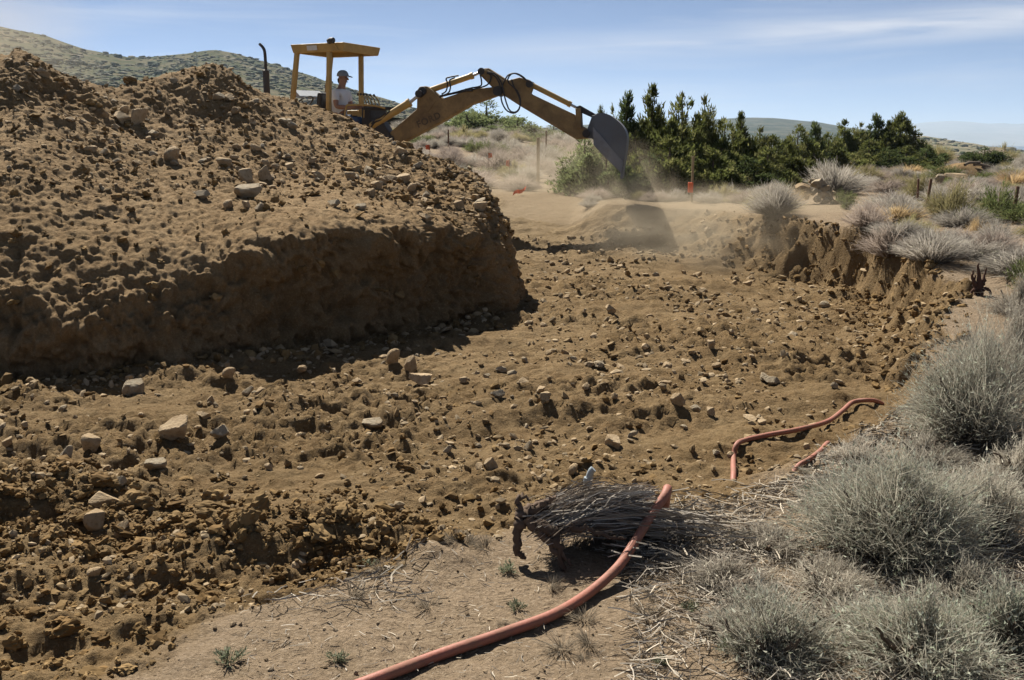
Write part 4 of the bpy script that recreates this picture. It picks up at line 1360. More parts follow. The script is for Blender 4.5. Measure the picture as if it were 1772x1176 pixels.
while n < 42:
    y = rng.uniform(2.5, 5.2); qx = rng.uniform(560, 1800); x = (qx - 886) / FPX * y
    if float(macro(np.array([x]), np.array([y]))[1][0]) > 0.4: continue
    o = bpy.data.objects.new('dry_tuft', TUFT_MESH[n % 2]); scene.collection.objects.link(o)
    s = rng.uniform(0.06, 0.2)
    o.location = (x, y, gz(x, y)); o.scale = (s, s, s * rng.uniform(0.5, 0.9)); o.rotation_euler = (0, 0, rng.uniform(0, 6))
    side = 'left of the big hose' if qx < 1000 - (y - 3) * 60 else 'right of the big hose'
    tag(o, near_label((x, y, gz(x, y)), ('tiny' if s < 0.1 else 'small' if s < 0.15 else 'wide') + ' dry grass tuft', TUFT_ANCHOR, 'small dry grass tuft on bare ground %s' % side), 'grass tuft', 'dry tufts %s' % side)
    n += 1


def litter(name, n, region, L, W, cols, label, lift=0.012, curve=0.25):
    r = np.random.default_rng(len(name) + n)
    px = r.uniform(region[0], region[1], n); y = r.uniform(region[2], region[3], n)
    x = (px - 886) / FPX * y
    g, dg, t = height(x, y)
    pat = fbm2(x * 1.3, y * 1.3, 411, 3)
    k_ = (pat + r.uniform(-0.5, 0.5, n) > -0.1) & (dg < 0.6)
    x, y = x[k_], y[k_]; n = len(x)
    a = r.uniform(0, 6.28, n); l = L * r.uniform(0.3, 1.3, n) ** 1.3
    t = np.linspace(-0.5, 0.5, 4)[None, :]
    cx = x[:, None] + np.cos(a)[:, None] * l[:, None] * t + r.normal(0, curve, (n, 1)) * l[:, None] * (t ** 2) * -np.sin(a)[:, None]
    cy = y[:, None] + np.sin(a)[:, None] * l[:, None] * t + r.normal(0, curve, (n, 1)) * l[:, None] * (t ** 2) * np.cos(a)[:, None]
    cz = height(cx.ravel(), cy.ravel())[0].reshape(n, 4) + np.abs(r.normal(0, lift, (n, 1))) + r.normal(0, 0.25, (n, 1)) * l[:, None] * np.abs(t) * 0.25 + 0.003
    P = np.stack([cx, cy, cz], -1)
    C = np.array(cols)[r.integers(0, len(cols), n)][:, None, :] * r.uniform(0.7, 1.25, (n, 1, 1)) * np.ones((1, 4, 1))
    V, F, C = ribbons(P, W * r.uniform(0.6, 1.5, (n, 1)) * np.ones((1, 4)), r, C)
    o = link(name, mesh_of(name, (V, F, C), M_WOOD))
    tag(o, label, None, None, 'stuff')


LIT = [(0.33, 0.295, 0.245), (0.25, 0.22, 0.18), (0.40, 0.35, 0.275), (0.16, 0.13, 0.10)]
litter('twig_litter', 22000, (1100, 2150, 2.4, 4.6), 0.11, 0.0030, LIT, 'grey dead twigs and straw strewn in the right foreground', 0.02)
litter('twig_litter', 4200, (1400, 2150, 4.2, 6.6), 0.13, 0.006, LIT, 'grey straw strewn between the right sagebrush', 0.02)
litter('straw_litter', 2600, (380, 1250, 2.4, 4.6), 0.035, 0.0022, LIT, 'short straw bits on the bare ground by the hose', 0.006)


# ------------------------------------------------------------------ junipers
def juniper_mesh(seed, spires, n, wide, leaf=0.075, cols=None, hmin=0.40):
    r = np.random.default_rng(seed)
    cols = np.array(cols if cols is not None else [(0.105, 0.118, 0.036), (0.135, 0.145, 0.047), (0.078, 0.09, 0.028), (0.16, 0.16, 0.06)])
    V = []; C = []
    sp = []
    for k in range(spires):
        a = r.uniform(0, 6.28); q = 0.0 if k == 0 else wide * r.uniform(0.3, 1.0) ** 0.7
        hh = 1.0 if k == 0 else r.uniform(hmin, 0.90 + 0.1 * (hmin > 0.6)) * (1 - 0.25 * q / max(wide, 1e-3))
        sp.append((math.cos(a) * q, math.sin(a) * q, hh, r.uniform(0.16, 0.26)))
    # sprays gather into clumps on every spire
    ncl = 44
    per = n // (spires * ncl)
    for (sx, sy, hh, rad) in sp:
        for c in range(ncl):
            t = r.uniform(0.02, 1.0)
            prof = rad * (0.5 + 0.5 * min(1, t * 3)) * (1 - t ** 2.0) ** 0.75 + 0.008
            a = r.uniform(0, 6.28); q = prof * r.uniform(0.35, 1.1)
            cc = np.array([sx * (0.55 + 0.45 * t) + math.cos(a) * q, sy * (0.55 + 0.45 * t) + math.sin(a) * q, t * hh])
            cr = r.uniform(0.03, 0.06) * (1.25 - 0.75 * t)
            k = max(4, int(per * r.uniform(0.6, 1.4) * (1.25 - 0.6 * t)))
            off = r.normal(0, 1, (k, 3)) * cr * np.array([0.68, 0.68, 1.25])
            d = off / (np.linalg.norm(off, axis=1, keepdims=True) + 1e-9) * 0.45 + np.array([math.cos(a) * 0.45, math.sin(a) * 0.45, 1.3]) + r.normal(0, 0.3, (k, 3))
            d /= np.linalg.norm(d, axis=1, keepdims=True)
            sd = np.cross(d, r.normal(size=(k, 3))); sd /= np.linalg.norm(sd, axis=1, keepdims=True) + 1e-9
            s = leaf * 0.50 * r.uniform(0.6, 1.5, (k, 1))
            p = cc + off
            V.append(np.stack([p - sd * s * 0.22, p + sd * s * 0.22, p + d * s * 1.15], 1).reshape(-1, 3))
            col = cols[r.integers(0, len(cols))] * r.uniform(0.8, 1.2) * r.uniform(0.75, 1.25, (k, 1))
            C.append(np.repeat(col, 3, axis=0))
    V = np.concatenate(V); C = np.concatenate(C)
    crown = mk_mesh('crown', V, np.arange(len(V)).reshape(-1, 3), False); set_col(crown, C); crown.materials.append(M_PLANT)
    TV, TF, n0 = [], [], 0
    for (sx, sy, hh, rad) in sp:
        P = catmull([(sx * 0.1, sy * 0.1, -0.03), (sx * 0.5, sy * 0.5, hh * 0.25), (sx * 0.9, sy * 0.9, hh * 0.6), (sx, sy, hh * 0.93)], 8)
        v, f, c = tube_vf(P, np.linspace(0.026, 0.004, 8), 6, False)
        TV.append(v); TF.append(f + n0); n0 += len(v)
    trunk = mk_mesh('trunk', np.concatenate(TV), np.concatenate(TF)); set_col(trunk, np.tile((0.12, 0.085, 0.06), (n0, 1))); trunk.materials.append(M_WOOD)
    return crown, trunk


JUN = [juniper_mesh(700 + k, (11, 14, 9, 16, 6)[k], 32000, (0.20, 0.27, 0.17, 0.32, 0.10)[k]) for k in range(5)]
JUN_DARK = [juniper_mesh(720 + k, (7, 13)[k], 20000, (0.14, 0.28)[k], cols=[(0.05, 0.068, 0.026), (0.065, 0.085, 0.032), (0.085, 0.105, 0.04)]) for k in range(2)]
JUN_ROUND = [juniper_mesh(740, 15, 20000, 0.30, cols=[(0.05, 0.068, 0.026), (0.065, 0.085, 0.032), (0.085, 0.105, 0.04)], hmin=0.78)]
JUN_PALE = [juniper_mesh(730 + k, (12, 16)[k], 16000, (0.28, 0.36)[k], cols=[(0.17, 0.20, 0.085), (0.20, 0.225, 0.10), (0.135, 0.165, 0.075)]) for k in range(2)]
# template set, centre x, top y, width (photo px), distance, label
TREES = [
    (JUN_DARK, 0, 1085, 160, 62, 22.6, 'dark narrow juniper spire right behind the bucket'),
    (JUN, 0, 1130, 150, 74, 22.8, 'tall juniper with a single pointed tip right of the bucket'),
    (JUN, 1, 1182, 161, 90, 22.2, 'tall bushy juniper right of the pointed one'),
    (JUN, 2, 1220, 162, 64, 22.6, 'tall juniper at the right end of the tall row'),
    (JUN, 3, 1160, 232, 110, 20.6, 'low spreading juniper in front of the tall row'),
    (JUN_DARK, 1, 1125, 262, 80, 20.0, 'dark low juniper beside the orange flag'),
    (JUN, 1, 1255, 203, 84, 22.4, 'juniper just right of the tall row'),
    (JUN, 0, 1284, 196, 62, 23.0, 'slim juniper rising in front of the blue ridge, leftmost'),
    (JUN, 3, 1235, 255, 100, 20.8, 'low juniper behind the stake with orange tape'),
    (JUN_DARK, 1, 1290, 268, 100, 21.2, 'dark low juniper right of the stake with orange tape'),
    (JUN, 2, 1315, 217, 60, 24.5, 'juniper before the middle of the blue ridge'),
    (JUN, 3, 1340, 232, 76, 25.0, 'rounded juniper below the blue ridge'),
    (JUN, 1, 1382, 214, 64, 28.0, 'juniper at the right end of the near row'),
    (JUN_DARK, 0, 1412, 211, 46, 31.0, 'narrow dark juniper between the two clusters'),
    (JUN, 1, 1435, 228, 60, 33.0, 'low juniper filling the gap between the clusters'),
    (JUN, 0, 1463, 208, 50, 35.5, 'leftmost spire of the far juniper cluster'),
    (JUN, 2, 1490, 210, 50, 36.0, 'second spire of the far juniper cluster'),
    (JUN_DARK, 0, 1518, 197, 52, 36.5, 'dark third spire of the far juniper cluster'),
    (JUN, 0, 1540, 210, 50, 36.0, 'fourth spire of the far juniper cluster'),
    (JUN, 4, 1561, 194, 52, 36.5, 'tallest spire of the far juniper cluster'),
    (JUN, 1, 1583, 225, 60, 36.0, 'juniper right of the tallest far spire'),
    (JUN_DARK, 1, 1604, 250, 60, 35.0, 'low dark juniper ending the far cluster on the right'),
    (JUN_DARK, 1, 1540, 252, 70, 33.5, 'dark low juniper at the foot of the far cluster'),
    (JUN_ROUND, 0, 1705, 253, 60, 39.0, 'lone round dark juniper near the right picture edge'),
    (JUN, 1, 1762, 282, 50, 40.0, 'small juniper at the right picture edge'),
    (JUN, 4, 1040, 184, 34, 23.2, 'thin juniper tip showing left of the bucket top'),
    (JUN, 2, 1062, 180, 40, 23.4, 'thin juniper tip showing above the bucket'),
    (JUN, 3, 1205, 225, 90, 21.4, 'mid height juniper in front of the right end of the tall row'),
    (JUN, 1, 1330, 250, 80, 21.6, 'low green juniper at the right end of the near front row'),
    (JUN, 3, 1362, 240, 70, 25.4, 'low juniper behind the grey green bush'),
    (JUN, 1, 1100, 225, 80, 22.0, 'mid height juniper just right of the bucket'),
    (JUN, 3, 1505, 240, 70, 34.0, 'rounded juniper in the middle of the far cluster'),
    (JUN, 3, 1570, 250, 70, 34.5, 'rounded low juniper right of the middle of the far cluster'),
    (JUN_PALE, 0, 1012, 226, 84, 22.0, 'pale dusty juniper left of the bucket'),
    (JUN_PALE, 1, 1050, 245, 70, 21.2, 'dusty low juniper below the bucket'),
    (JUN_PALE, 1, 842, 172, 90, 50.0, 'pale tree rising behind the elbow of the arm'),
    (JUN_PALE, 0, 895, 203, 80, 46.0, 'green tree below the elbow of the arm'),
    (JUN_PALE, 0, 812, 182, 60, 54.0, 'pale tree left of the elbow of the arm'),
    (JUN_PALE, 1, 760, 200, 60, 57.0, 'low pale tree under the boom'),
    (JUN_PALE, 1, 958, 215, 70, 52.0, 'dull low tree under the dipper arm'),
]
EXT = {}
for st_ in (JUN, JUN_DARK, JUN_PALE, JUN_ROUND):
    for cr_, _t in st_:
        co = np.empty(len(cr_.vertices) * 3, np.float32); cr_.vertices.foreach_get('co', co)
        EXT[cr_.name] = float(np.ptp(co.reshape(-1, 3)[:, :2], axis=0).max())
for k, (sets, ti, px, top, w, D, lab) in enumerate(TREES):
    if D < 26: D = 16.6 + (D - 20.0) * 0.75 + 1.6
    x = float(ray(px, top)[0]) * D
    z0 = gz(x, D)
    h = at(px, top, D)[2] - z0
    crown, trunk = sets[ti]
    root = empty('juniper_tree', (x, D, z0 - 0.02), k * 1.7)
    tag(root, lab, 'tree', None)
    wm = w * D / FPX
    ext = EXT[crown.name]
    sxy = wm / max(ext, 0.2) * 1.75
    for nm, me in (('crown', crown), ('trunk', trunk)):
        o = link(nm, me, None, root); o.scale = (sxy, sxy, h * 0.97)


# ------------------------------------------------------------------ backhoe
A_ = np.array([0.906, -0.423, 0.0]); A_ /= np.linalg.norm(A_)      # front -> rear
L_ = np.array([A_[1], -A_[0], 0.0])                                # towards the near side
U_ = np.array([0, 0, 1.0])
O_ = np.array([-2.56, 17.6, 0.0])
ZG = gz(-3.0, 17.8)


def T_(f, l, z): return O_ + A_ * f + L_ * l + U_ * (ZG + z)


def rel(root, obj):
    """keep world place under a root that stands at its own base"""
    obj.matrix_parent_inverse = root.matrix_world.inverted()
    return obj


hoe = empty('backhoe', tuple(T_(-0.9, 0, 0)))
bpy.context.view_layer.update()
tag(hoe, 'yellow backhoe with open canopy and raised digging arm behind the spoil heap', 'backhoe')


def part(mb, name, mat, parent=None, bevel=0.012, smooth=False):
    o = mb.build(name, mat, parent or hoe, bevel, smooth)
    return rel(hoe, o) if parent is None else o


H_TOP = 3.215 - ZG
# canopy: flared tray with a lip
def tray():
    mb = MB()
    def ring(f0, f1, w, z): return [T_(f0, -w, z), T_(f1, -w, z), T_(f1, w, z), T_(f0, w, z)]
    a = ring(-1.06, 0.02, 0.57, H_TOP); b = ring(-1.03, -0.01, 0.54, H_TOP - 0.14); c = ring(-0.99, -0.05, 0.50, H_TOP - 0.14); d = ring(-0.99, -0.05, 0.50, H_TOP - 0.05)
    e = ring(-0.80, -0.20, 0.35, H_TOP + 0.025)
    V = np.array(e + a + b + c + d)
    F = [(0, 1, 2, 3)]
    for k in range(4):
        for i in range(4):
            j = (i + 1) % 4
            F.append((4 * k + i, 4 * k + j, 4 * k + 4 + j, 4 * k + 4 + i))
    F.append((16, 17, 18, 19))
    return mb.add(V, F)
roof = part(tray(), 'canopy', M_YEL)
part(MB().box(T_(-0.62, 0.562, H_TOP - 0.07), A_, U_ + L_ * 0.21, L_, 0.20, 0.075, 0.006), 'decal', M_DECAL, roof, 0)
wl = MB(); wl.tube([T_(-0.24, 0.60, H_TOP - 0.02), T_(-0.24, 0.60, H_TOP + 0.02), T_(-0.20, 0.61, H_TOP + 0.03), T_(-0.14, 0.62, H_TOP + 0.03)], [0.03, 0.05, 0.05, 0.045], 12)
part(wl, 'work_light', M_BLACK, roof, 0, True)
part(MB().tube([T_(-0.19, 0.60, H_TOP + 0.0), T_(-0.12, 0.585, H_TOP - 0.07), T_(-0.10, 0.57, H_TOP - 0.13)], 0.01, 6), 'bracket', M_YEL, roof, 0)
# posts
def post(f0, f1, l, z0, z1, w0=0.075, w1=0.12):
    mb = MB()
    P = []
    for t in np.linspace(0, 1, 7):
        w = w0 + (w1 - w0) * max(0, (t - 0.72) / 0.28) ** 2
        f = f1 + (f0 - f1) * t
        P.append((f, z1 + (z0 - z1) * t, w))
    P = P[::-1]
    left = [T_(f - w / 2, l, z) for f, z, w in P]; right = [T_(f + w / 2, l, z) for f, z, w in P][::-1]
    return mb.prism(left + right, L_, 0.075)
part(post(-1.20, -0.98, 0.49, 1.35, H_TOP - 0.12), 'post', M_YEL)
part(post(-1.20, -0.98, -0.49, 1.35, H_TOP - 0.12), 'post', M_YEL)
part(post(-0.40, -0.32, 0.49, 1.25, H_TOP - 0.12), 'post', M_YEL)
part(post(-0.38, -0.34, -0.49, 1.25, H_TOP - 0.12), 'post', M_YEL)
# platform, fenders, seat
part(MB().box(T_(-0.75, 0, 1.02), A_, L_, U_, 1.3, 1.0, 0.08), 'platform', M_YEL)
for sgn in (1, -1):
    mb = MB()
    prof = [(-1.25, 1.2), (-1.1, 1.62), (-0.95, 1.70), (-0.42, 1.70), (-0.30, 1.60), (-0.15, 1.25), (-0.22, 1.22), (-0.36, 1.54), (-0.46, 1.62), (-0.93, 1.62), (-1.03, 1.56), (-1.17, 1.18)]
    mb.prism([T_(f, sgn * 0.62, z) for f, z in prof], L_, 0.36)
    part(mb, 'fender', M_YEL)
part(MB().box(T_(-0.47, 0.0, 1.38), A_, L_, U_, 0.45, 0.46, 0.12), 'seat', M_BLACK, None, 0.04)
part(MB().box(T_(-0.47, 0.0, 1.18), A_, L_, U_, 0.3, 0.3, 0.28), 'seat_base', M_BLACK)
part(MB().box(T_(-0.76, 0.05, 1.70), A_ * 0.99 - U_ * 0.14, L_, U_ * 0.99 + A_ * 0.14, 0.10, 0.44, 0.58), 'backrest', M_BLACK, None, 0.04)
# steering wheel towards the front
sw = MB(); c0 = T_(-1.25, 0, 1.82)
ang = np.linspace(0, 2 * math.pi, 25)
sw.tube([c0 + L_ * math.cos(q) * 0.19 + (A_ * 0.8 + U_ * 0.6) * math.sin(q) * 0.19 for q in ang], 0.014, 6)
for q in (0.5, 2.6, 4.7): sw.tube([c0, c0 + L_ * math.cos(q) * 0.19 + (A_ * 0.8 + U_ * 0.6) * math.sin(q) * 0.19], 0.009, 6)
sw.tube([c0, T_(-1.45, 0, 1.3)], 0.02, 6)
part(sw, 'steering_wheel', M_BLACK, None, 0, True)
# hood, grille, chassis, stack
hd = MB(); hd.prism([T_(f, 0, z) for f, z in ((-1.35, 0.75), (-1.35, 1.52), (-1.6, 1.55), (-2.9, 1.42), (-3.0, 1.30), (-3.0, 0.70))], L_, 0.62)
part(hd, 'hood', M_YEL, None, 0.05)
part(MB().box(T_(-3.01, 0, 1.0), A_, L_, U_, 0.04, 0.5, 0.5), 'grille', M_BLACK)
part(MB().box(T_(-1.4, 0, 0.72), A_, L_, U_, 3.2, 0.42, 0.34), 'chassis', M_BLACK)
mz0, mz1 = at(467, 168, 18.4)[2] - ZG, at(467, 122, 18.4)[2] - ZG
st = MB(); st.tube([T_(-1.97, 0.10, 1.3), T_(-1.97, 0.10, mz0), T_(-1.97, 0.10, mz0 + 0.02), T_(-1.97, 0.10, mz1), T_(-1.97, 0.10, mz1 + 0.015)], [0.035, 0.035, 0.058, 0.058, 0.03], 14)
stack = part(st, 'muffler', M_STACK, None, 0, True)
zt = at(463, 76, 18.4)[2] - ZG
part(MB().tube(catmull([T_(-1.97, 0.10, mz1), T_(-1.97, 0.10, zt - 0.24), T_(-1.98, 0.10, zt - 0.12), T_(-2.02, 0.10, zt - 0.05), T_(-2.08, 0.10, zt)], 14), 0.027, 10), 'exhaust_pipe', M_STACK, stack, 0, True)
# wheels: tyre and rim
def wheel(f, l, r, w):
    root = part(MB().tube([T_(f, l - w * 0.35, r), T_(f, l - w * 0.3, r), T_(f, l + w * 0.3, r), T_(f, l + w * 0.35, r)], [r * 0.5, r * 0.58, r * 0.58, r * 0.5], 24), 'wheel', M_YEL, None, 0, True)
    ty = MB(); n = 32
    prof = [(-0.5, 0.60), (-0.5, 0.86), (-0.4, 0.97), (0, 1.0), (0.4, 0.97), (0.5, 0.86), (0.5, 0.60), (0.3, 0.56), (-0.3, 0.56)]
    V = [T_(f, l + a * w, r) + (A_ * math.cos(q) + U_ * math.sin(q)) * b * r for q in np.linspace(0, 2 * math.pi, n, endpoint=False) for a, b in prof]
    m = len(prof)
    ty.add(V, [(i * m + j, ((i + 1) % n) * m + j, ((i + 1) % n) * m + (j + 1) % m, i * m + (j + 1) % m) for i in range(n) for j in range(m)])
    part(ty, 'tyre', M_TYRE, root, 0, True)
    for sd in (-1, 1):
        lg = MB()
        for q in np.linspace(0, 2 * math.pi, 18, endpoint=False):
            d = A_ * math.cos(q) + U_ * math.sin(q); tg = np.cross(L_, d)
            lg.box(T_(f, l + sd * w * 0.24, r) + d * r * 1.0, L_ * 0.8 + tg * 0.6 * sd, d, np.cross(L_ * 0.8 + tg * 0.6 * sd, d), w * 0.5, 0.05, 0.05)
        part(lg, 'tread', M_TYRE, root, 0)['kind'] = 'stuff'
for l in (0.66, -0.66): wheel(-0.70, l, 0.62, 0.34)
for l in (0.62, -0.62): wheel(-2.55, l, 0.42, 0.26)
# rear frame, swing tower, control console
part(MB().box(T_(0.25, 0, 0.80), A_, L_, U_, 0.35, 1.5, 0.5), 'rear_frame', M_YEL)
B0 = np.array([-2.05, 17.1, 0.0])
DB = np.array([0.985, -0.17, 0.0]); DB /= np.linalg.norm(DB)
NB = np.array([DB[1], -DB[0], 0.0])                                 # towards the camera


def Q(px, py, off=0.0):
    """point of the arm's own upright plane"""
    a, b = (float(v) for v in ray(px, py))
    t = (a * B0[1] - B0[0]) / (DB[0] - a * DB[1])
    D = B0[1] + t * DB[1]
    return np.array([a * D, D, EYE + b * D]) + NB * off


tw = MB(); tw.prism([Q(650, 262), Q(644, 215), (Q(652, 203)), Q(668, 212), Q(684, 240), Q(690, 262)], NB, 0.34)
part(tw, 'swing_tower', M_BLACK, None, 0.02)
part(MB().box((T_(0.22, 0.0, 1.45)), A_, L_, U_, 0.18, 0.55, 0.55), 'control_console', M_BLACK, None, 0.03)
for k, l in enumerate((0.30, 0.21, 0.12, 0.03, -0.08, -0.2)):
    lv = MB(); lv.tube(catmull([T_(0.20, l, 1.55), T_(0.21, l, 1.72), T_(0.17, l, 1.86), T_(0.10, l, 1.93)], 8), 0.012, 6)
    lo = part(lv, 'lever', M_YEL, None, 0, True)
    part(MB().tube([T_(0.105, l, 1.925), T_(0.085, l, 1.95)], [0.02, 0.02], 8), 'knob', M_BLACK, lo, 0, True)
gr = MB(); gr.tube(catmull([T_(-0.05, 0.56, 1.25), T_(-0.02, 0.56, 1.5), T_(0.03, 0.56, 1.72), T_(0.12, 0.56, 1.75), T_(0.5, 0.50, 1.74), T_(0.62, 0.30, 1.70)], 24), 0.016, 8)
part(gr, 'grab_rail', M_YEL, None, 0, True)
part(MB().tube([T_(0.30, 0.45, 1.70), T_(0.72, 0.10, 1.69)], 0.03, 8), 'hydraulic_line', M_BLACK, None, 0, True)
for sgn in (1, -1):                                                  # stabilisers
    sb = MB(); sb.prism([T_(0.30, sgn * 0.72, 1.0), T_(0.30, sgn * 0.80, 1.0), T_(0.30, sgn * 1.18, 0.06), T_(0.30, sgn * 1.08, 0.06)], A_, 0.14)
    so = part(sb, 'stabilizer', M_YEL)
    part(MB().box(T_(0.30, sgn * 1.14, 0.03), A_, L_, U_, 0.3, 0.36, 0.06), 'foot_pad', M_BLACK, so)

# boom: two side plates, a spine between them
boom_o = [(664, 241), (672, 250), (696, 249), (774, 207), (818, 181), (858, 167), (872, 160), (866, 150), (818, 154), (768, 171), (747, 153), (741, 149), (729, 150), (725, 156), (724, 189)]
bo = MB(); bo.prism([Q(*p) for p in boom_o], NB, 0.24)
boom = part(bo, 'boom', M_BOOM, None, 0.02)
for p_ in ((735, 158, 7), (680, 240, 6), (864, 158, 8)):
    part(MB().tube([Q(p_[0], p_[1], -0.17), Q(p_[0], p_[1], 0.17)], p_[2] * 0.0098, 14), 'pivot_pin', M_BLACK, boom, 0, True)
# raised gusset on the boom's near face, then the lettering
gs = MB(); gs.prism([Q(*p) for p in ((727, 156), (741, 152), (760, 172), (744, 194), (728, 192))], NB, 0.262)
part(gs, 'gusset', M_BOOM, boom, 0.008)
cu = bpy.data.curves.new('lettering', 'FONT'); cu.body = 'FORD'; cu.size = 0.15; cu.extrude = 0.001; cu.space_character = 1.15; cu.offset = 0.004
to = bpy.data.objects.new('lettering_tmp', cu); scene.collection.objects.link(to)
bpy.context.view_layer.update()
tm = bpy.data.meshes.new_from_object(to.evaluated_get(bpy.context.evaluated_depsgraph_get()))
bpy.data.objects.remove(to)
e1 = Q(775, 192) - Q(728, 213); e1 /= np.linalg.norm(e1); e2 = np.cross(NB, e1)
org = Q(727, 221, 0.1235)
for v in tm.vertices:
    p = org + e1 * v.co.x + e2 * v.co.y + NB * v.co.z
    v.co = p
lt = link('lettering', tm, M_LETTER, boom); lt['label'] = 'dark worn painted letters along the boom side'


def cylinder(name, p0, p1, p2, r, rr, off=0.0):
    """barrel from p0 to p1, rod on to p2"""
    a, b, c = Q(*p0, off), Q(*p1, off), Q(*p2, off)
    d = (b - a) / np.linalg.norm(b - a)
    mb = MB(); mb.tube([a, a + d * 0.03, b - d * 0.05, b - d * 0.05, b, b], [r * 0.8, r, r, r * 1.16, r * 1.16, r * 0.5], 16)
    o = part(mb, name, M_YEL, None, 0, True)
    part(MB().tube([b, c], rr, 12), 'rod', M_STEEL, o, 0, True)
    part(MB().tube([c - NB * 0.11, c + NB * 0.11], r * 0.95, 12), 'pin', M_BLACK, o, 0, True)
    return o
cylinder('lift_cylinder', (646, 219), (714, 177), (731, 163), 0.062, 0.03, 0.15)
cylinder('crowd_cylinder', (741, 157), (819, 130), (833, 124), 0.048, 0.024)
cylinder('bucket_cylinder', (917, 145), (988, 181), (1002, 188), 0.042, 0.022)
# dipper: elbow head and long arm
dip_o = [(828, 126), (833, 119), (847, 118), (880, 139), (900, 134), (917, 138), (924, 148), (919, 162), (995, 198), (1008, 218), (1026, 226), (1024, 239), (998, 241), (904, 185), (876, 167), (862, 160), (848, 146)]
di = MB(); di.prism([Q(*p) for p in dip_o], NB, 0.19)
dip = part(di, 'dipper', M_BOOM, None, 0.02)
gp = MB(); gp.prism([Q(*p) for p in ((832, 123), (845, 121), (876, 141), (868, 158), (850, 145))], NB, 0.30)
part(gp, 'elbow_plate', M_BOOM, dip, 0.012)
for p_ in ((836, 124, 6), (866, 157, 8), (918, 146, 6), (1016, 231, 7)):
    part(MB().tube([Q(p_[0], p_[1], -0.16), Q(p_[0], p_[1], 0.16)], p_[2] * 0.0092, 14), 'pivot_pin', M_BLACK, dip, 0, True)
lk = MB(); lk.prism([Q(*p) for p in ((997, 188), (1006, 186), (1008, 222), (999, 222))], NB, 0.26)
part(lk, 'guide_link', M_BOOM, None, 0.01)
lk = MB(); lk.prism([Q(*p) for p in ((999, 184), (1004, 182), (1034, 199), (1031, 206), (1000, 192))], NB, 0.14)
part(lk, 'bucket_link', M_BLACK, None, 0.008)
# bucket
WB = 0.30
curve = catmull([Q(1029, 212), Q(1031, 202), Q(1040, 196), Q(1054, 198), Q(1068, 207), Q(1079, 218), Q(1086, 232), Q(1086, 250), Q(1083, 274), Q(1078, 300)], 28)
bk = MB()
inn = curve.copy(); cen = curve.mean(0)
cd = cen - curve; cd /= np.linalg.norm(cd, axis=1, keepdims=True)
inn = curve + cd * 0.022
n_ = len(curve)
V = np.concatenate([curve - NB * WB, curve + NB * WB, inn + NB * WB, inn - NB * WB])
Fc = []
for i in range(n_ - 1):
    for a in range(4):
        b = (a + 1) % 4
        Fc.append((a * n_ + i, a * n_ + i + 1, b * n_ + i + 1, b * n_ + i))
Fc += [(0, n_, 2 * n_, 3 * n_), (n_ - 1, 4 * n_ - 1, 3 * n_ - 1, 2 * n_ - 1)]
bk.add(V, Fc)
bucket = part(bk, 'bucket', M_BUCKET, None, 0, True)
side = [(1030, 203), (1040, 197), (1054, 199), (1068, 208), (1079, 219), (1085, 232), (1085, 250), (1082, 272), (1079, 284), (1056, 252), (1031, 224)]
for sgn in (1, -1):
    sp_ = MB(); sp_.prism([Q(*p) + NB * sgn * (WB - 0.008) for p in side], NB, 0.022)
    part(sp_, 'side_plate', M_BUCKET, bucket, 0)
    ct = MB(); ct.prism([Q(*p) + NB * sgn * (WB + 0.006) for p in ((1029, 220), (1040, 231), (1060, 255), (1080, 278), (1077, 298), (1046, 268), (1030, 250))], NB, 0.034)
    part(ct, 'side_cutter', M_CUTTER, bucket, 0.006)
for q in np.linspace(-0.26, 0.26, 5):
    th_ = MB(); th_.prism([Q(1081, 284, q), Q(1076, 284, q), Q(1075, 308, q), Q(1078, 309, q)], NB, 0.055)
    part(th_, 'tooth', M_CUTTER, bucket, 0.006)
for q in (-0.12, 0.12):
    er = MB(); er.prism([Q(1018, 222, q), Q(1026, 200, q), (Q(1042, 196, q)), Q(1044, 226, q), Q(1028, 240, q), Q(1014, 238, q)], NB, 0.03)
    part(er, 'bucket_ear', M_BUCKET, bucket, 0.006)
# hydraulic hoses
HO = [
    [(768, 163, .14), (776, 158, .17), (779, 146, .18), (776, 137, .16), (782, 134, .14), (796, 131, .1)],
    [(772, 165, .14), (781, 160, .17), (784, 150, .18), (782, 140, .16), (790, 135, .12)],
    [(846, 128, .17), (858, 131, .19), (867, 143, .20), (870, 158, .20), (872, 176, .20), (880, 191, .20), (893, 196, .19), (902, 188, .18), (902, 170, .17), (892, 150, .16), (888, 138, .15)],
    [(848, 126, .17), (862, 130, .19), (872, 146, .20), (878, 172, .20), (886, 192, .20), (898, 193, .19), (904, 178, .17), (898, 158, .16), (882, 142, .16), (886, 130, .15), (896, 128, .14), (912, 138, .12), (920, 145, .10)],
    [(872, 150, .17), (878, 138, .19), (884, 130, .18), (896, 128, .17), (908, 134, .15), (917, 144, .13)],
    [(764, 168, .14), (785, 163, .14), (808, 158, .14), (838, 151, .15), (850, 144, .17), (853, 132, .17), (846, 126, .16)],
    [(764, 166, .10), (790, 160, .10), (815, 153, .10), (834, 149, .12), (836, 140, .14), (834, 130, .14)],
]
for h_ in HO:
    part(MB().tube(catmull([Q(*p) for p in h_], 30), 0.0125, 7), 'hydraulic_hose', M_BLACK, None, 0, True)
for h_ in ([(650, 215, .22), (656, 206, .22), (664, 203, .2), (674, 196, .2)], [(648, 222, .22), (655, 212, .22), (666, 207, .2), (680, 193, .2)]):
    part(MB().tube(catmull([Q(*p) for p in h_], 16), 0.014, 7), 'hydraulic_hose', M_BLACK, None, 0, True)
# valve block half way along the boom
part(MB().box(Q(815, 156, 0.14), DB, NB, U_, 0.12, 0.05, 0.05), 'valve_block', M_BLACK, boom, 0.008)


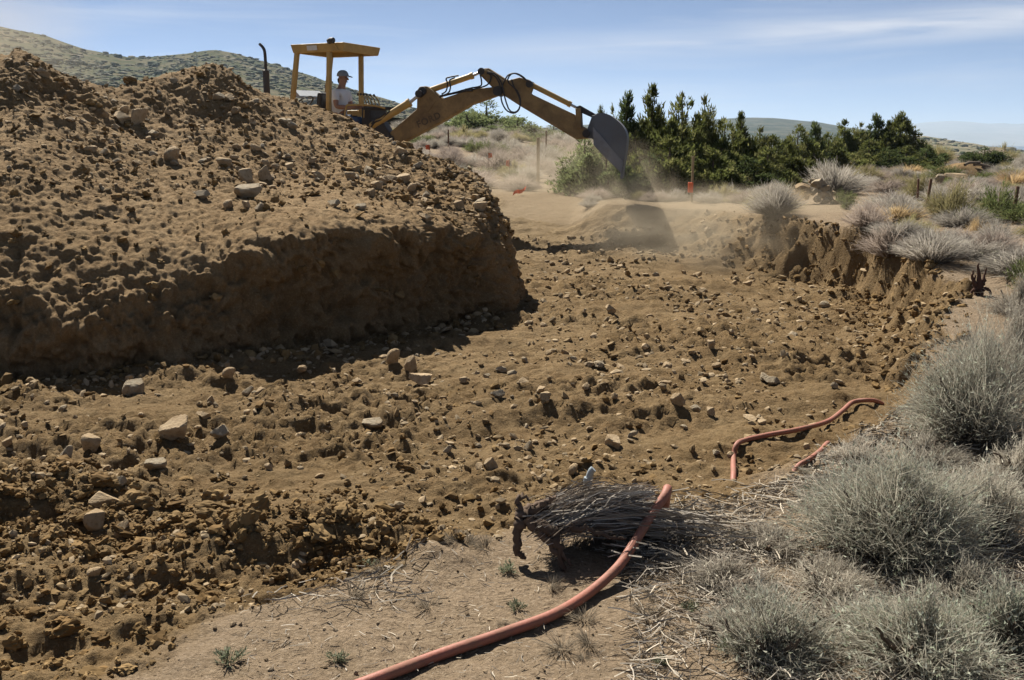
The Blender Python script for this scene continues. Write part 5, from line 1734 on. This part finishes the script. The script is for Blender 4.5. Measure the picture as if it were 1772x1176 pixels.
# ------------------------------------------------------------------ operator
def skin_mesh(name, verts, edges, radii, mat, parent=None, root=0, sub=2):
    me = bpy.data.meshes.new(name)
    me.from_pydata([tuple(v) for v in verts], edges, [])
    o = link(name, me, mat, parent)
    sk = o.modifiers.new('skin', 'SKIN')
    if not me.skin_vertices: me.skin_vertices.new(name='')
    for i, r in enumerate(radii):
        me.skin_vertices[0].data[i].radius = (r, r) if not isinstance(r, tuple) else r
        me.skin_vertices[0].data[i].use_root = (i == root)
    sk.use_smooth_shade = True
    sb = o.modifiers.new('sub', 'SUBSURF'); sb.levels = sub; sb.render_levels = sub
    return o


S0 = 1.50                                             # hip height above the tractor's ground
def J(f, l, z): return T_(f - 0.50, l, S0 + z)


bv = [J(0, 0, 0), J(0.0, 0, 0.16), J(0.02, 0, 0.34), J(0.05, 0, 0.50), J(0.07, 0, 0.585), J(0.09, 0, 0.66), J(0.105, 0, 0.74), J(0.10, 0, 0.80),
      # near arm
      J(0.05, 0.17, 0.48), J(0.10, 0.23, 0.24), J(0.36, 0.15, 0.22), J(0.44, 0.13, 0.25),
      # far arm
      J(0.05, -0.17, 0.48), J(0.10, -0.23, 0.24), J(0.36, -0.15, 0.24), J(0.44, -0.13, 0.27),
      # legs
      J(0.04, 0.10, -0.02), J(0.44, 0.15, 0.01), J(0.48, 0.15, -0.40), J(0.58, 0.15, -0.43),
      J(0.04, -0.10, -0.02), J(0.44, -0.15, 0.01), J(0.48, -0.15, -0.40), J(0.58, -0.15, -0.43)]
be = [(0, 1), (1, 2), (2, 3), (3, 4), (4, 5), (5, 6), (6, 7), (3, 8), (8, 9), (9, 10), (10, 11), (3, 12), (12, 13), (13, 14), (14, 15),
      (0, 16), (16, 17), (17, 18), (18, 19), (0, 20), (20, 21), (21, 22), (22, 23)]
br = [0.13, 0.125, 0.135, 0.11, 0.052, 0.075, 0.088, 0.075, 0.062, 0.045, 0.036, 0.035, 0.062, 0.045, 0.036, 0.035,
      0.09, 0.065, 0.05, 0.045, 0.09, 0.065, 0.05, 0.045]
person = skin_mesh('person', bv, be, br, M_SKIN)
tag(person, 'person in white shirt, jeans and grey cap seated at the backhoe controls', 'person')
skin_mesh('shirt', [bv[0] + U_ * 0.02, bv[1], bv[2], bv[3], bv[3] + U_ * 0.045, bv[8], bv[8] * 0.35 + bv[9] * 0.65, bv[12], bv[12] * 0.35 + bv[13] * 0.65],
          [(0, 1), (1, 2), (2, 3), (3, 4), (3, 5), (5, 6), (3, 7), (7, 8)], [0.150, 0.142, 0.152, 0.130, 0.07, 0.082, 0.066, 0.082, 0.066], M_SHIRT, person)
skin_mesh('jeans', [bv[0]] + [bv[i] for i in (16, 17, 18)] + [bv[i] for i in (20, 21, 22)], [(0, 1), (1, 2), (2, 3), (0, 4), (4, 5), (5, 6)],
          [0.145, 0.105, 0.08, 0.064, 0.105, 0.08, 0.064], M_JEANS, person)
for q in (18, 22):
    skin_mesh('boot', [bv[q] - U_ * 0.0, bv[q] - U_ * 0.05, bv[q + 1] - U_ * 0.03, bv[q + 1] - U_ * 0.035 + A_ * 0.05], [(0, 1), (1, 2), (2, 3)], [0.056, 0.054, 0.05, 0.04], M_BLACK, person)
# head details: hair, nose, ears, eyes; cap with brim
hc = J(0.105, 0, 0.725)
skin_mesh('hair', [hc - A_ * 0.035 + U_ * 0.02, hc - A_ * 0.045 - U_ * 0.05, hc - A_ * 0.035 - U_ * 0.10], [(0, 1), (1, 2)], [0.082, 0.072, 0.05], M_HAIR, person)
skin_mesh('nose', [hc + A_ * 0.085 + U_ * 0.01, hc + A_ * 0.107 - U_ * 0.025, hc + A_ * 0.085 - U_ * 0.035], [(0, 1), (1, 2)], [0.012, 0.016, 0.012], M_SKIN, person)
for sgn in (1, -1):
    skin_mesh('ear', [hc + L_ * sgn * 0.086 + U_ * 0.02, hc + L_ * sgn * 0.092 - U_ * 0.03], [(0, 1)], [0.018, 0.014], M_SKIN, person, sub=1)
    skin_mesh('eye', [hc + A_ * 0.078 + L_ * sgn * 0.034 + U_ * 0.008, hc + A_ * 0.082 + L_ * sgn * 0.034 + U_ * 0.008], [(0, 1)], [0.012, 0.012], M_HAIR, person, sub=1)
skin_mesh('mouth', [hc + A_ * 0.080 - U_ * 0.062 - L_ * 0.025, hc + A_ * 0.084 - U_ * 0.062, hc + A_ * 0.080 - U_ * 0.062 + L_ * 0.025], [(0, 1), (1, 2)], [0.006, 0.008, 0.006], M_HAIR, person, sub=1)
cpm = MB(); nn, mm = 20, 7
V = []
for i in range(mm):
    th_ = i / (mm - 1) * math.pi / 2
    for q in np.linspace(0, 2 * math.pi, nn, endpoint=False):
        V.append(hc + U_ * 0.035 + (A_ * math.cos(q) * 0.108 + L_ * math.sin(q) * 0.098) * math.cos(th_) ** 0.8 + U_ * 0.105 * math.sin(th_) - A_ * 0.008)
F_ = [(i * nn + j, i * nn + (j + 1) % nn, (i + 1) * nn + (j + 1) % nn, (i + 1) * nn + j) for i in range(mm - 1) for j in range(nn)]
F_.append(tuple(range(nn)))
cpm.add(V, F_)
cap_o = cpm.build('cap', M_CAP, person, 0, True)
brm = MB(); brm.prism([hc + U_ * (0.040 - 0.03 * max(0, math.cos(q))) + A_ * (0.085 + 0.095 * max(0, math.cos(q))) + L_ * 0.085 * math.sin(q) for q in np.linspace(-math.pi / 2, math.pi / 2, 11)], U_, 0.008)
brm.build('brim', M_CAP, cap_o, 0)
# hands closed on the levers: palm, four fingers and thumb
for l_, i_ in ((1, 11), (-1, 15)):
    w0 = bv[i_]
    hv = [w0, w0 + A_ * 0.05 + U_ * 0.01]; he = [(0, 1)]; hr = [0.03, (0.036, 0.022)]
    for q in range(4):
        b_ = w0 + A_ * 0.085 + L_ * (q - 1.5) * 0.018 + U_ * 0.012
        k = len(hv); ln = (0.028, 0.034, 0.032, 0.024)[q]
        hv += [b_, b_ + A_ * ln - U_ * 0.012, b_ + A_ * ln * 0.9 - U_ * 0.045]; he += [(1, k), (k, k + 1), (k + 1, k + 2)]; hr += [0.0095, 0.0088, 0.0075]
    k = len(hv)
    hv += [w0 + A_ * 0.045 - L_ * l_ * 0.038 - U_ * 0.005, w0 + A_ * 0.08 - L_ * l_ * 0.045 - U_ * 0.028]; he += [(1, k), (k, k + 1)]; hr += [0.011, 0.009]
    skin_mesh('hand', hv, he, hr, M_SKIN, person, sub=1)


# ------------------------------------------------------------------ hoses on the ground
def ground_line(pts, lift, n=70):
    P = []
    for px, py, up in pts:
        p = cast(px, py, False)[0]
        P.append(p + np.array([0, 0, up + lift]))
    return catmull(P, n)


def mesh_tube(name, P, r, mat, sides=12):
    V, F, C = tube_vf(P, r, sides)
    mb = MB().add(V, [tuple(f) for f in F] + [tuple(c) for c in C])
    return mb.build(name, mat, None, 0, True)


HR_ = 0.0185
def free_line(pts, n=80):
    return catmull([at(*p) for p in pts], n)
near = []
for px, py, up in ((540, 1215, 0), (640, 1178, 0), (760, 1133, 0), (880, 1092, 0.0), (960, 1062, 0.0), (1020, 1025, 0.004), (1070, 980, 0.03), (1100, 935, 0.08), (1128, 890, 0.15), (1150, 858, 0.20)):
    # foot under the visible hose: go straight down from the sight line
    a, b = (float(v) for v in ray(px, py))
    D = 4.6
    for _ in range(30):
        x = a * D
        D = (EYE - (gz(x, D) + up + HR_)) / -b
    near.append(np.array([a * D, D, EYE + b * D]))
near += [near[-1] + np.array([0.022, 0.07, 0.006]), near[-1] + np.array([0.028, 0.13, -0.05]), near[-1] + np.array([0.026, 0.17, -0.16]), near[-1] + np.array([0.02, 0.20, -0.32])]
hn = mesh_tube('hose', catmull(near, 120), HR_, M_HOSE, 14)
tag(hn, 'thick faded red rubber hose sweeping up from the bottom edge over the uprooted bush', 'hose')
far_pts = [(1268, 842, -0.06), (1269, 826, 0), (1269, 800, 0), (1274, 782, 0.01), (1290, 769, 0.01), (1330, 760, 0.01), (1380, 750, 0.005), (1430, 737, 0.01), (1455, 722, 0.02), (1475, 706, 0.02), (1500, 699, 0.01), (1520, 697, -0.01), (1545, 694, -0.08)]
hf = mesh_tube('hose', ground_line(far_pts, 0.0145, 90), 0.0145, M_HOSE, 12)
tag(hf, 'thinner looking red hose snaking over the pit floor by the right bank', 'hose')
hs = mesh_tube('hose', ground_line([(1368, 818, -0.05), (1380, 811, 0), (1402, 800, 0.005), (1420, 787, 0.01), (1432, 772, 0), (1437, 764, -0.05)], 0.013, 30), 0.013, M_HOSE, 12)
tag(hs, 'short curved piece of red hose half buried beside two white stones', 'hose')

# ------------------------------------------------------------------ uprooted bush, pipe stub, root stump
ub = cast(1010, 975, False)[0]
root = empty('uprooted_bush', tuple(ub)); bpy.context.view_layer.update()
tag(root, 'uprooted grey dry bush lying on its side with gnarled roots, under the hose', 'shrub')
r = np.random.default_rng(5)
mpp = ub[1] / FPX
def UB(px, py, dy=0.0):
    p = at(px, py, ub[1] + dy); return p
nt_ = 2300
s_ = UB(925, 905, 0.06)
tips = np.array([UB(px, py, dy) for px, py, dy in zip(r.uniform(1030, 1140, nt_), r.uniform(842, 905, nt_), r.uniform(0.10, 0.45, nt_))])
hang = r.random(nt_) < 0.25
tips[hang] = np.array([UB(px, py, dy) for px, py, dy in zip(r.uniform(960, 1270, hang.sum()), r.uniform(890, 930, hang.sum()), r.uniform(0.08, 0.35, hang.sum()))])
st0 = s_ + r.normal(0, 1, (nt_, 3)) * np.array([0.02, 0.06, 0.03])
t = np.linspace(0, 1, 6)[None, :, None]
midp = st0 * 0.45 + tips * 0.55 + np.array([0, 0, 0.05]) + r.normal(0, 0.03, (nt_, 3))
b0 = r.uniform(0, 0.5, (nt_, 1, 1)); tt = b0 + (1 - b0) * t
P = st0[:, None] * (1 - tt) ** 2 + 2 * midp[:, None] * tt * (1 - tt) + tips[:, None] * tt ** 2 + r.normal(0, 0.009, (nt_, 6, 3))
cl = np.array([(0.16, 0.125, 0.095), (0.31, 0.275, 0.23), (0.40, 0.36, 0.31), (0.24, 0.205, 0.165)])[r.integers(0, 4, nt_)][:, None, :] * np.ones((1, 6, 1))
V, F, C = ribbons(P, np.full((nt_, 6), 0.0030) * r.uniform(0.6, 1.6, (nt_, 1)), r, cl)
o = link('dry_twigs', mesh_of('dry_twigs', (V - ub, F, C), M_WOOD), None, root)
ROOTS = [[(905, 900, .05), (925, 880, .05), (960, 876, .1), (1010, 872, .15)], [(900, 905, .02), (905, 885, .06), (930, 872, .1), (985, 868, .18)],
         [(930, 905, 0), (955, 918, -.03), (968, 945, -.05), (972, 985, -.06), (980, 1000, -.08)], [(900, 905, .02), (893, 930, 0), (900, 955, 0), (908, 968, .0)],
         [(915, 900, .02), (940, 925, -.02), (962, 950, -.04), (990, 975, -.05)], [(905, 890, .04), (895, 870, .05), (905, 858, .06), (918, 866, .06)],
         [(960, 905, .02), (1010, 915, 0), (1060, 930, -.02), (1085, 928, -.02)], [(920, 890, .05), (945, 868, .06), (960, 858, .06)],
         [(930, 900, .08), (990, 900, .12), (1060, 905, .15), (1130, 900, .2)]]
for q, rp in enumerate(ROOTS):
    P = catmull([UB(*p) for p in rp], 18) + r.normal(0, 0.005, (18, 3)) - ub
    V, F, C = tube_vf(P, np.linspace(0.022, 0.006, 18) * (1 + 0.2 * r.normal(0, 1, 18)) * (1.1 if q < 5 else 0.7), 7)
    me = mk_mesh('root', V, F); set_col(me, np.tile(np.array((0.105, 0.075, 0.055)) * r.uniform(0.7, 1.3), (len(V), 1))); me.materials.append(M_WOOD)
    link('root', me, None, root)
# litter heap right of the bush
litter('twig_litter', 1600, (1080, 1340, 3.5, 4.5), 0.12, 0.004, LIT, 'heap of dry twigs right of the uprooted bush', 0.05)
litter('twig_litter', 420, (380, 720, 3.2, 4.2), 0.10, 0.004, LIT, 'dry rootlets on the clod lip', 0.03)

pc = cast(1022, 862, False)[0]
pb = MB(); pb.tube(catmull([pc + np.array([-0.012, 0.12, -0.03]), pc + np.array([0, 0.12, 0.05]), pc + np.array([0.01, 0.12, 0.085]), pc + np.array([0.022, 0.12, 0.10])], 12), 0.017, 12)
po = pb.build('pipe_stub', M_PIPE, None, 0, True)
pb2 = MB(); pb2.tube([pc + np.array([-0.006, 0.12, 0.03]), pc + np.array([-0.002, 0.12, 0.055])], 0.022, 12); pb2.build('collar', M_PIPE, po, 0, True)
tag(po, 'grey plastic pipe stub sticking up behind the uprooted bush', 'pipe')

rs = cast(1690, 520, False)[0]
rs = np.array([float(ray(1690, 520)[0]) * 8.7, 8.7, gz(float(ray(1690, 520)[0]) * 8.7, 8.7)])
sroot = empty('root_stump', tuple(rs)); tag(sroot, 'dark reddish root stump with upturned prongs on the right bank', 'stump')
for q, rp in enumerate([[(0, 0, -.05), (0.01, 0, .08), (0, 0, .17), (-.015, 0, .27)], [(0, 0, .05), (-.035, 0, .10), (-.06, 0, .16), (-.055, 0, .20)], [(0, 0, .05), (.03, 0, .10), (.05, .01, .15), (.07, .02, .23)],
                        [(0, 0, .03), (.05, -.03, .05), (.09, -.04, .03), (.11, -.04, -.04)], [(0, 0, .03), (-.05, -.02, .03), (-.08, -.03, -.04)], [(0, 0, .03), (.01, -.06, .03), (.02, -.09, -.05)],
                        [(.02, 0, .06), (.05, 0, .10), (.06, .01, .13)], [(-.02, 0, .04), (-.03, .01, .12), (-.025, .01, .17)]]):
    P = catmull(rp, 12) + r.normal(0, 0.004, (12, 3))
    V, F, C = tube_vf(P, np.linspace(0.04 if q == 0 else 0.022, 0.006, 12), 8)
    me = mk_mesh('prong', V, F); set_col(me, np.tile((0.075, 0.042, 0.03), (len(V), 1))); me.materials.append(M_WOOD)
    link('prong', me, None, sroot)

# ------------------------------------------------------------------ rock pile by the brush, slabs, far dirt mound
pile = [(1385, 336, 30, 10), (1410, 333, 34, 16), (1395, 342, 18, 12), (1425, 340, 20, 12), (1408, 345, 16, 10), (1420, 350, 18, 12), (1395, 350, 18, 11), (1432, 352, 16, 12),
        (1412, 357, 14, 10), (1440, 348, 12, 9), (1428, 360, 20, 10), (1380, 345, 14, 9), (1442, 362, 22, 7), (1404, 328, 14, 8), (1418, 343, 12, 8), (1436, 357, 12, 8)]
for k, (px, py, w, h) in enumerate(pile):
    D = 16.6 + (364 - py) * 0.008
    p = at(px, py, D); mp = D / FPX
    g = gz(p[0], D)
    z = g + max(0, (362 - py)) * mp * 1.0
    o = put_rock((p[0], D, z), (w * mp * 1.1, w * mp * 0.9, h * mp * 1.3), ROCKS_LO[k % 14], k * 0.3, (0.1, 0.1 * (k % 3)), sink=0.3)
    row = 'top' if py < 338 else 'middle' if py < 352 else 'foot'
    side_ = 'left' if px < 1402 else 'middle' if px < 1424 else 'right'
    tag(o, 'tan stone at the %s %s of the small rock pile in the brush' % (row, side_), 'rock', 'stones of the small rock pile')
for px, py, w, h, D, lab in ((1660, 302, 62, 14, 24.0, 'flat slab lying in the brush below the lone juniper'), (1556, 312, 22, 10, 22.0, 'pale stone in the brush behind the two thin posts'),
                             (1545, 318, 20, 10, 21.0, 'pale stone left below another in the brush field'), (1625, 308, 18, 14, 23, 'rounded pale boulder left of the flat slab')):
    p = at(px, py, D); mp = D / FPX
    o = put_rock((p[0], D, gz(p[0], D) + 0.1), (w * mp, w * mp * 0.7, h * mp * 1.6), ROCKS_HI[px % 9], 0.3, (0.05, 0.1), sink=0.2)
    tag(o, lab, 'rock')
# far mound with logs
D = 30.0
pm = at(1672, 304, D)
rg = np.linspace(0, 1, 14); an = np.linspace(0, 2 * math.pi, 40, endpoint=False)
V = []
for q in rg:
    for a in an:
        x = math.cos(a) * q * 1.35; y = math.sin(a) * q * 0.9
        z = 0.50 * (1 - q ** 2) ** 1.1 - 0.06
        V.append((x, y, z))
V = np.array(V); V[:, 2] += 0.10 * fbm2(V[:, 0] * 3, V[:, 1] * 3, 900, 3)
F = [(i * 40 + j, (i + 1) * 40 + j, (i + 1) * 40 + (j + 1) % 40, i * 40 + (j + 1) % 40) for i in range(13) for j in range(40)]
fm = mk_mesh('dirt_mound', V, np.array(F)); fo = link('dirt_mound', fm, M_MOUND)
fo.location = (pm[0], D, gz(pm[0], D)); tag(fo, 'small far dirt mound in front of the lone juniper', 'dirt mound')
for k, (dx, dz, L, a) in enumerate(((0.25, 0.34, 0.6, -0.12), (-0.1, 0.42, 0.5, 0.2), (0.45, 0.26, 0.5, -0.1))):
    P = catmull([(-L / 2, 0, 0), (-L / 5, 0.02, 0.03), (L / 5, -0.02, 0.0), (L / 2, 0, -0.02)], 10)
    V, F, C = tube_vf(P, np.linspace(0.045, 0.03, 10), 8)
    me = mk_mesh('log', V, F); set_col(me, np.tile((0.16, 0.125, 0.09), (len(V), 1))); me.materials.append(M_WOOD)
    o = link('log', me); o.location = (pm[0] + dx, D - 0.55, fo.location.z + dz); o.rotation_euler = (0, -a, a)
    tag(o, ('long weathered log across the far dirt mound', 'short log on the crest of the far dirt mound', 'log at the right foot of the far dirt mound')[k], 'log')

# ------------------------------------------------------------------ flags, stakes, posts
def flag(px, top, foot, D, lab, w=9, h=12):
    w *= 0.75; h *= 0.75
    a, b = (float(v) for v in ray(px, foot))
    x = a * D; z0 = gz(x, D)
    zt = EYE + float(ray(px, top)[1]) * D
    zt = max(zt, z0 + 0.25)
    mp = D / FPX
    rt = empty('survey_flag', (x, D, z0)); tag(rt, lab, 'flag')
    MB().tube([(0, 0, -0.05), (0, 0, zt - z0)], 0.006, 6).build('wire', M_RUST, rt)
    k = 6; V = []
    for i in range(k):
        u = i / (k - 1)
        for v in (0, 1):
            V.append((u * w * mp * (1 if px % 2 else -1), 0.04 * math.sin(u * 5), (zt - z0) - v * h * mp * (1 - 0.25 * u) - 0.10 * u * h * mp))
    m = MB(); V = np.array(V)
    m.add(np.concatenate([V, V + np.array([0, 0.004, 0])]), [(2 * i, 2 * i + 1, 2 * i + 3, 2 * i + 2) for i in range(k - 1)] + [(2 * k + 2 * i, 2 * k + 2 * i + 2, 2 * k + 2 * i + 3, 2 * k + 2 * i + 1) for i in range(k - 1)])
    m.build('pennant', M_ORANGE, rt)
flag(744, 250, 272, 24.0, 'orange survey flag nearest the boom above the heap skyline')
flag(845, 264, 283, 24.5, 'orange survey flag in the middle of the brush under the arm')
flag(882, 276, 298, 23.6, 'orange survey flag just above the small dark bush', 8, 16)
flag(790, 286, 298, 22.0, 'orange survey flag just above the heap skyline at right', 9, 8)
flag(1120, 308, 338, 19.2, 'orange survey flag in front of the junipers below the bucket', 9, 16)
# fallen ribbon
p = cast(898, 338, False)[0]
rb = MB(); V = []
for i in range(8):
    u = i / 7
    q = np.array([-0.12 + 0.24 * u, 0.02 * math.sin(u * 9), 0.03 + 0.10 * u + 0.02 * math.sin(u * 7)])
    V += [q + np.array([0, 0, -0.035]), q + np.array([0.02, 0.03, 0.035])]
V = np.array(V)
rb.add(np.concatenate([V, V + np.array([0, 0.004, 0.002])]), [(2 * i, 2 * i + 1, 2 * i + 3, 2 * i + 2) for i in range(7)] + [(16 + 2 * i, 16 + 2 * i + 2, 16 + 2 * i + 3, 16 + 2 * i + 1) for i in range(7)])
ro = rb.build('ribbon', M_ORANGE); ro.location = p; tag(ro, 'orange ribbon lying on the dusty slope beyond the heap nose', 'ribbon')


def stake(px, top, foot, D, w, mat, name, lab, cat, tape=None, lean=0.0):
    x = float(ray(px, foot)[0]) * D; z0 = gz(x, D); zt = EYE + float(ray(px, top)[1]) * D
    rt = empty(name, (x, D, z0)); tag(rt, lab, cat)
    h = zt - z0
    MB().box((lean * h * 0.5, 0, h / 2 - 0.05), (1, 0, lean * -1), (0, 1, 0), (lean, 0, 1), w, w * 0.7, h + 0.1).build('shaft', mat, rt, 0.003)
    if tape:
        zz = EYE + float(ray(px, tape)[1]) * D - z0
        MB().box((-0.03, -0.02, zz), (1, 0, 0), (0, 1, 0), (0, 0, 1), 0.085, 0.035, 0.17).build('tape', M_ORANGE, rt, 0.01)
    return rt
stake(1197, 270, 345, 16.9, 0.038, M_STAKE, 'wooden_stake', 'wooden stake with orange tape in front of the junipers', 'stake', 324)
stake(931, 238, 306, 22.5, 0.07, M_STAKE, 'wooden_stake', 'plain wooden stake in the dust left of the bucket', 'stake')
stake(945, 226, 262, 33.0, 0.05, M_RUST, 'wooden_stake', 'thin dark stake beyond the plain wooden stake', 'stake')
stake(776, 224, 240, 36.0, 0.05, M_RUST, 'wooden_stake', 'thin dark stake under the boom', 'stake')
stake(1587, 309, 362, 15.5, 0.03, M_RUST, 'steel_post', 'left of two thin rusty posts in the brush field', 'post', None, -0.03)
stake(1600, 309, 378, 14.0, 0.035, M_RUST, 'steel_post', 'right of two thin rusty posts, leaning slightly right', 'post', None, 0.08)
stake(1752, 322, 385, 13.5, 0.04, M_RUST, 'steel_post', 'rusty post beside the leafy bush at the right edge', 'post', None, 0.05)
stake(1727, 332, 378, 14.2, 0.03, M_RUST, 'steel_post', 'faint thin post left of the right edge post', 'post')

# ------------------------------------------------------------------ far houses
def house(px, py, D, wpx, lab, wall, roofm, gable):
    p = at(px, py, D); mp = D / FPX; w = wpx * mp; d = w * 0.7; hh = w * 0.28
    rt = empty('house', (p[0], p[1], p[2] - hh), R(gable)); tag(rt, lab, 'house')
    MB().box((0, 0, hh / 2 - 1), (1, 0, 0), (0, 1, 0), (0, 0, 1), w, d, hh + 2).build('wall', wall, rt)
    m = MB(); k = w * 0.22
    m.prism([(-w * 0.54, -d * 0.58, hh - 0.05), (-w * 0.54, 0, hh + k), (-w * 0.54, d * 0.58, hh - 0.05), (-w * 0.54, 0, hh - 0.0)], (1, 0, 0), 0.01)
    m = MB(); V = [(-w * .54, -d * .6, hh - .1), (w * .54, -d * .6, hh - .1), (w * .54, 0, hh + k), (-w * .54, 0, hh + k), (-w * .54, d * .6, hh - .1), (w * .54, d * .6, hh - .1)]
    V = np.array(V); V2 = V - np.array([0, 0, 0.2])
    m.add(np.concatenate([V, V2]), [(0, 1, 2, 3), (3, 2, 5, 4), (6, 9, 8, 7), (9, 10, 11, 8), (0, 6, 7, 1), (4, 5, 11, 10), (0, 3, 9, 6), (3, 4, 10, 9), (1, 7, 8, 2), (2, 8, 11, 5)])
    m.build('roof', roofm, rt)
    g = MB(); g.prism([(w * 0.48, -d * 0.5, hh - 0.1), (w * 0.48, d * 0.5, hh - 0.1), (w * 0.48, 0, hh + k * 0.9)], (1, 0, 0), 0.1)
    g.prism([(-w * 0.48, -d * 0.5, hh - 0.1), (-w * 0.48, d * 0.5, hh - 0.1), (-w * 0.48, 0, hh + k * 0.9)], (1, 0, 0), 0.1)
    g.build('gable', wall, rt)
    for q in (-0.25, 0.25):
        MB().box((w * q, -d * 0.5 - 0.02, hh * 0.55), (1, 0, 0), (0, 1, 0), (0, 0, 1), w * 0.14, 0.06, hh * 0.4).build('window', M_GLASS, rt)
    return rt
house(532, 166, 330, 42, 'small house with orange gable on the hillside under the canopy', M_STUCCO, M_GREYROOF, 38)
house(790, 216, 300, 30, 'low white roofed shed far behind the boom', M_DECAL, M_ROOF, 8)


# ------------------------------------------------------------------ dust and haze
def volume_material(name, color, density, noise_scale=None, lo=0.35, hi=0.7, aniso=0.2):
    m = bpy.data.materials.new(name); m.use_nodes = True
    nt = m.node_tree; nt.nodes.clear()
    out = nt.nodes.new('ShaderNodeOutputMaterial'); pv = nt.nodes.new('ShaderNodeVolumePrincipled')
    pv.inputs['Color'].default_value = (*color, 1); pv.inputs['Anisotropy'].default_value = aniso
    pv.inputs['Density'].default_value = density
    nt.links.new(pv.outputs['Volume'], out.inputs['Volume'])
    if noise_scale:
        tc = nt.nodes.new('ShaderNodeTexCoord').outputs['Object']
        ln = nt.nodes.new('ShaderNodeVectorMath'); ln.operation = 'LENGTH'; nt.links.new(tc, ln.inputs[0])
        fall = ramp(nt, ln.outputs['Value'], 1.0, 0.15)
        n1 = ramp(nt, tnoise(nt, tc, noise_scale, 4, 0.6, 0.4), lo, hi)
        mu = nt.nodes.new('ShaderNodeMath'); mu.operation = 'MULTIPLY'; nt.links.new(fall, mu.inputs[0]); nt.links.new(n1, mu.inputs[1])
        m2 = nt.nodes.new('ShaderNodeMath'); m2.operation = 'MULTIPLY'; nt.links.new(mu.outputs[0], m2.inputs[0]); m2.inputs[1].default_value = density
        nt.links.new(m2.outputs[0], pv.inputs['Density'])
    return m


def dust(px, py, D, sx, sy, sz, density, ns, label):
    bm = bmesh.new(); bmesh.ops.create_icosphere(bm, subdivisions=3, radius=1.0)
    me = bpy.data.meshes.new('dust_cloud'); bm.to_mesh(me); bm.free()
    o = link('dust_cloud', me, volume_material('dust', (0.80, 0.68, 0.50), density, ns))
    o.location = tuple(at(px, py, D)); o.scale = (sx, sy, sz)
    tag(o, label, None, None, 'stuff')
dust(1085, 365, 16.0, 1.0, 0.9, 1.2, 1.1, 2.2, 'dust falling from the bucket')
dust(1300, 420, 14.6, 2.8, 1.6, 0.9, 1.7, 2.6, 'tan dust drifting along the far bank')
dust(990, 325, 20.5, 2.6, 2.4, 1.5, 0.65, 1.8, 'pale dust behind the arm')
dust(1140, 385, 17.2, 3.2, 1.6, 0.8, 0.75, 2.0, 'thin dust over the far end of the pit')
dust(-20, 90, 22.0, 2.6, 3.0, 2.4, 0.20, 1.4, 'faint dust at the left picture edge behind the heap')

hb = MB(); hb.box((0, 0, 60), (1, 0, 0), (0, 1, 0), (0, 0, 1), 36000, 36000, 470)
ho = hb.build('haze', volume_material('haze_air', (0.62, 0.79, 1.0), 1.3e-4))
tag(ho, 'thin haze in the air', None, None, 'stuff')
scene.cycles.volume_step_rate = 1.0
scene.cycles.volume_max_steps = 64
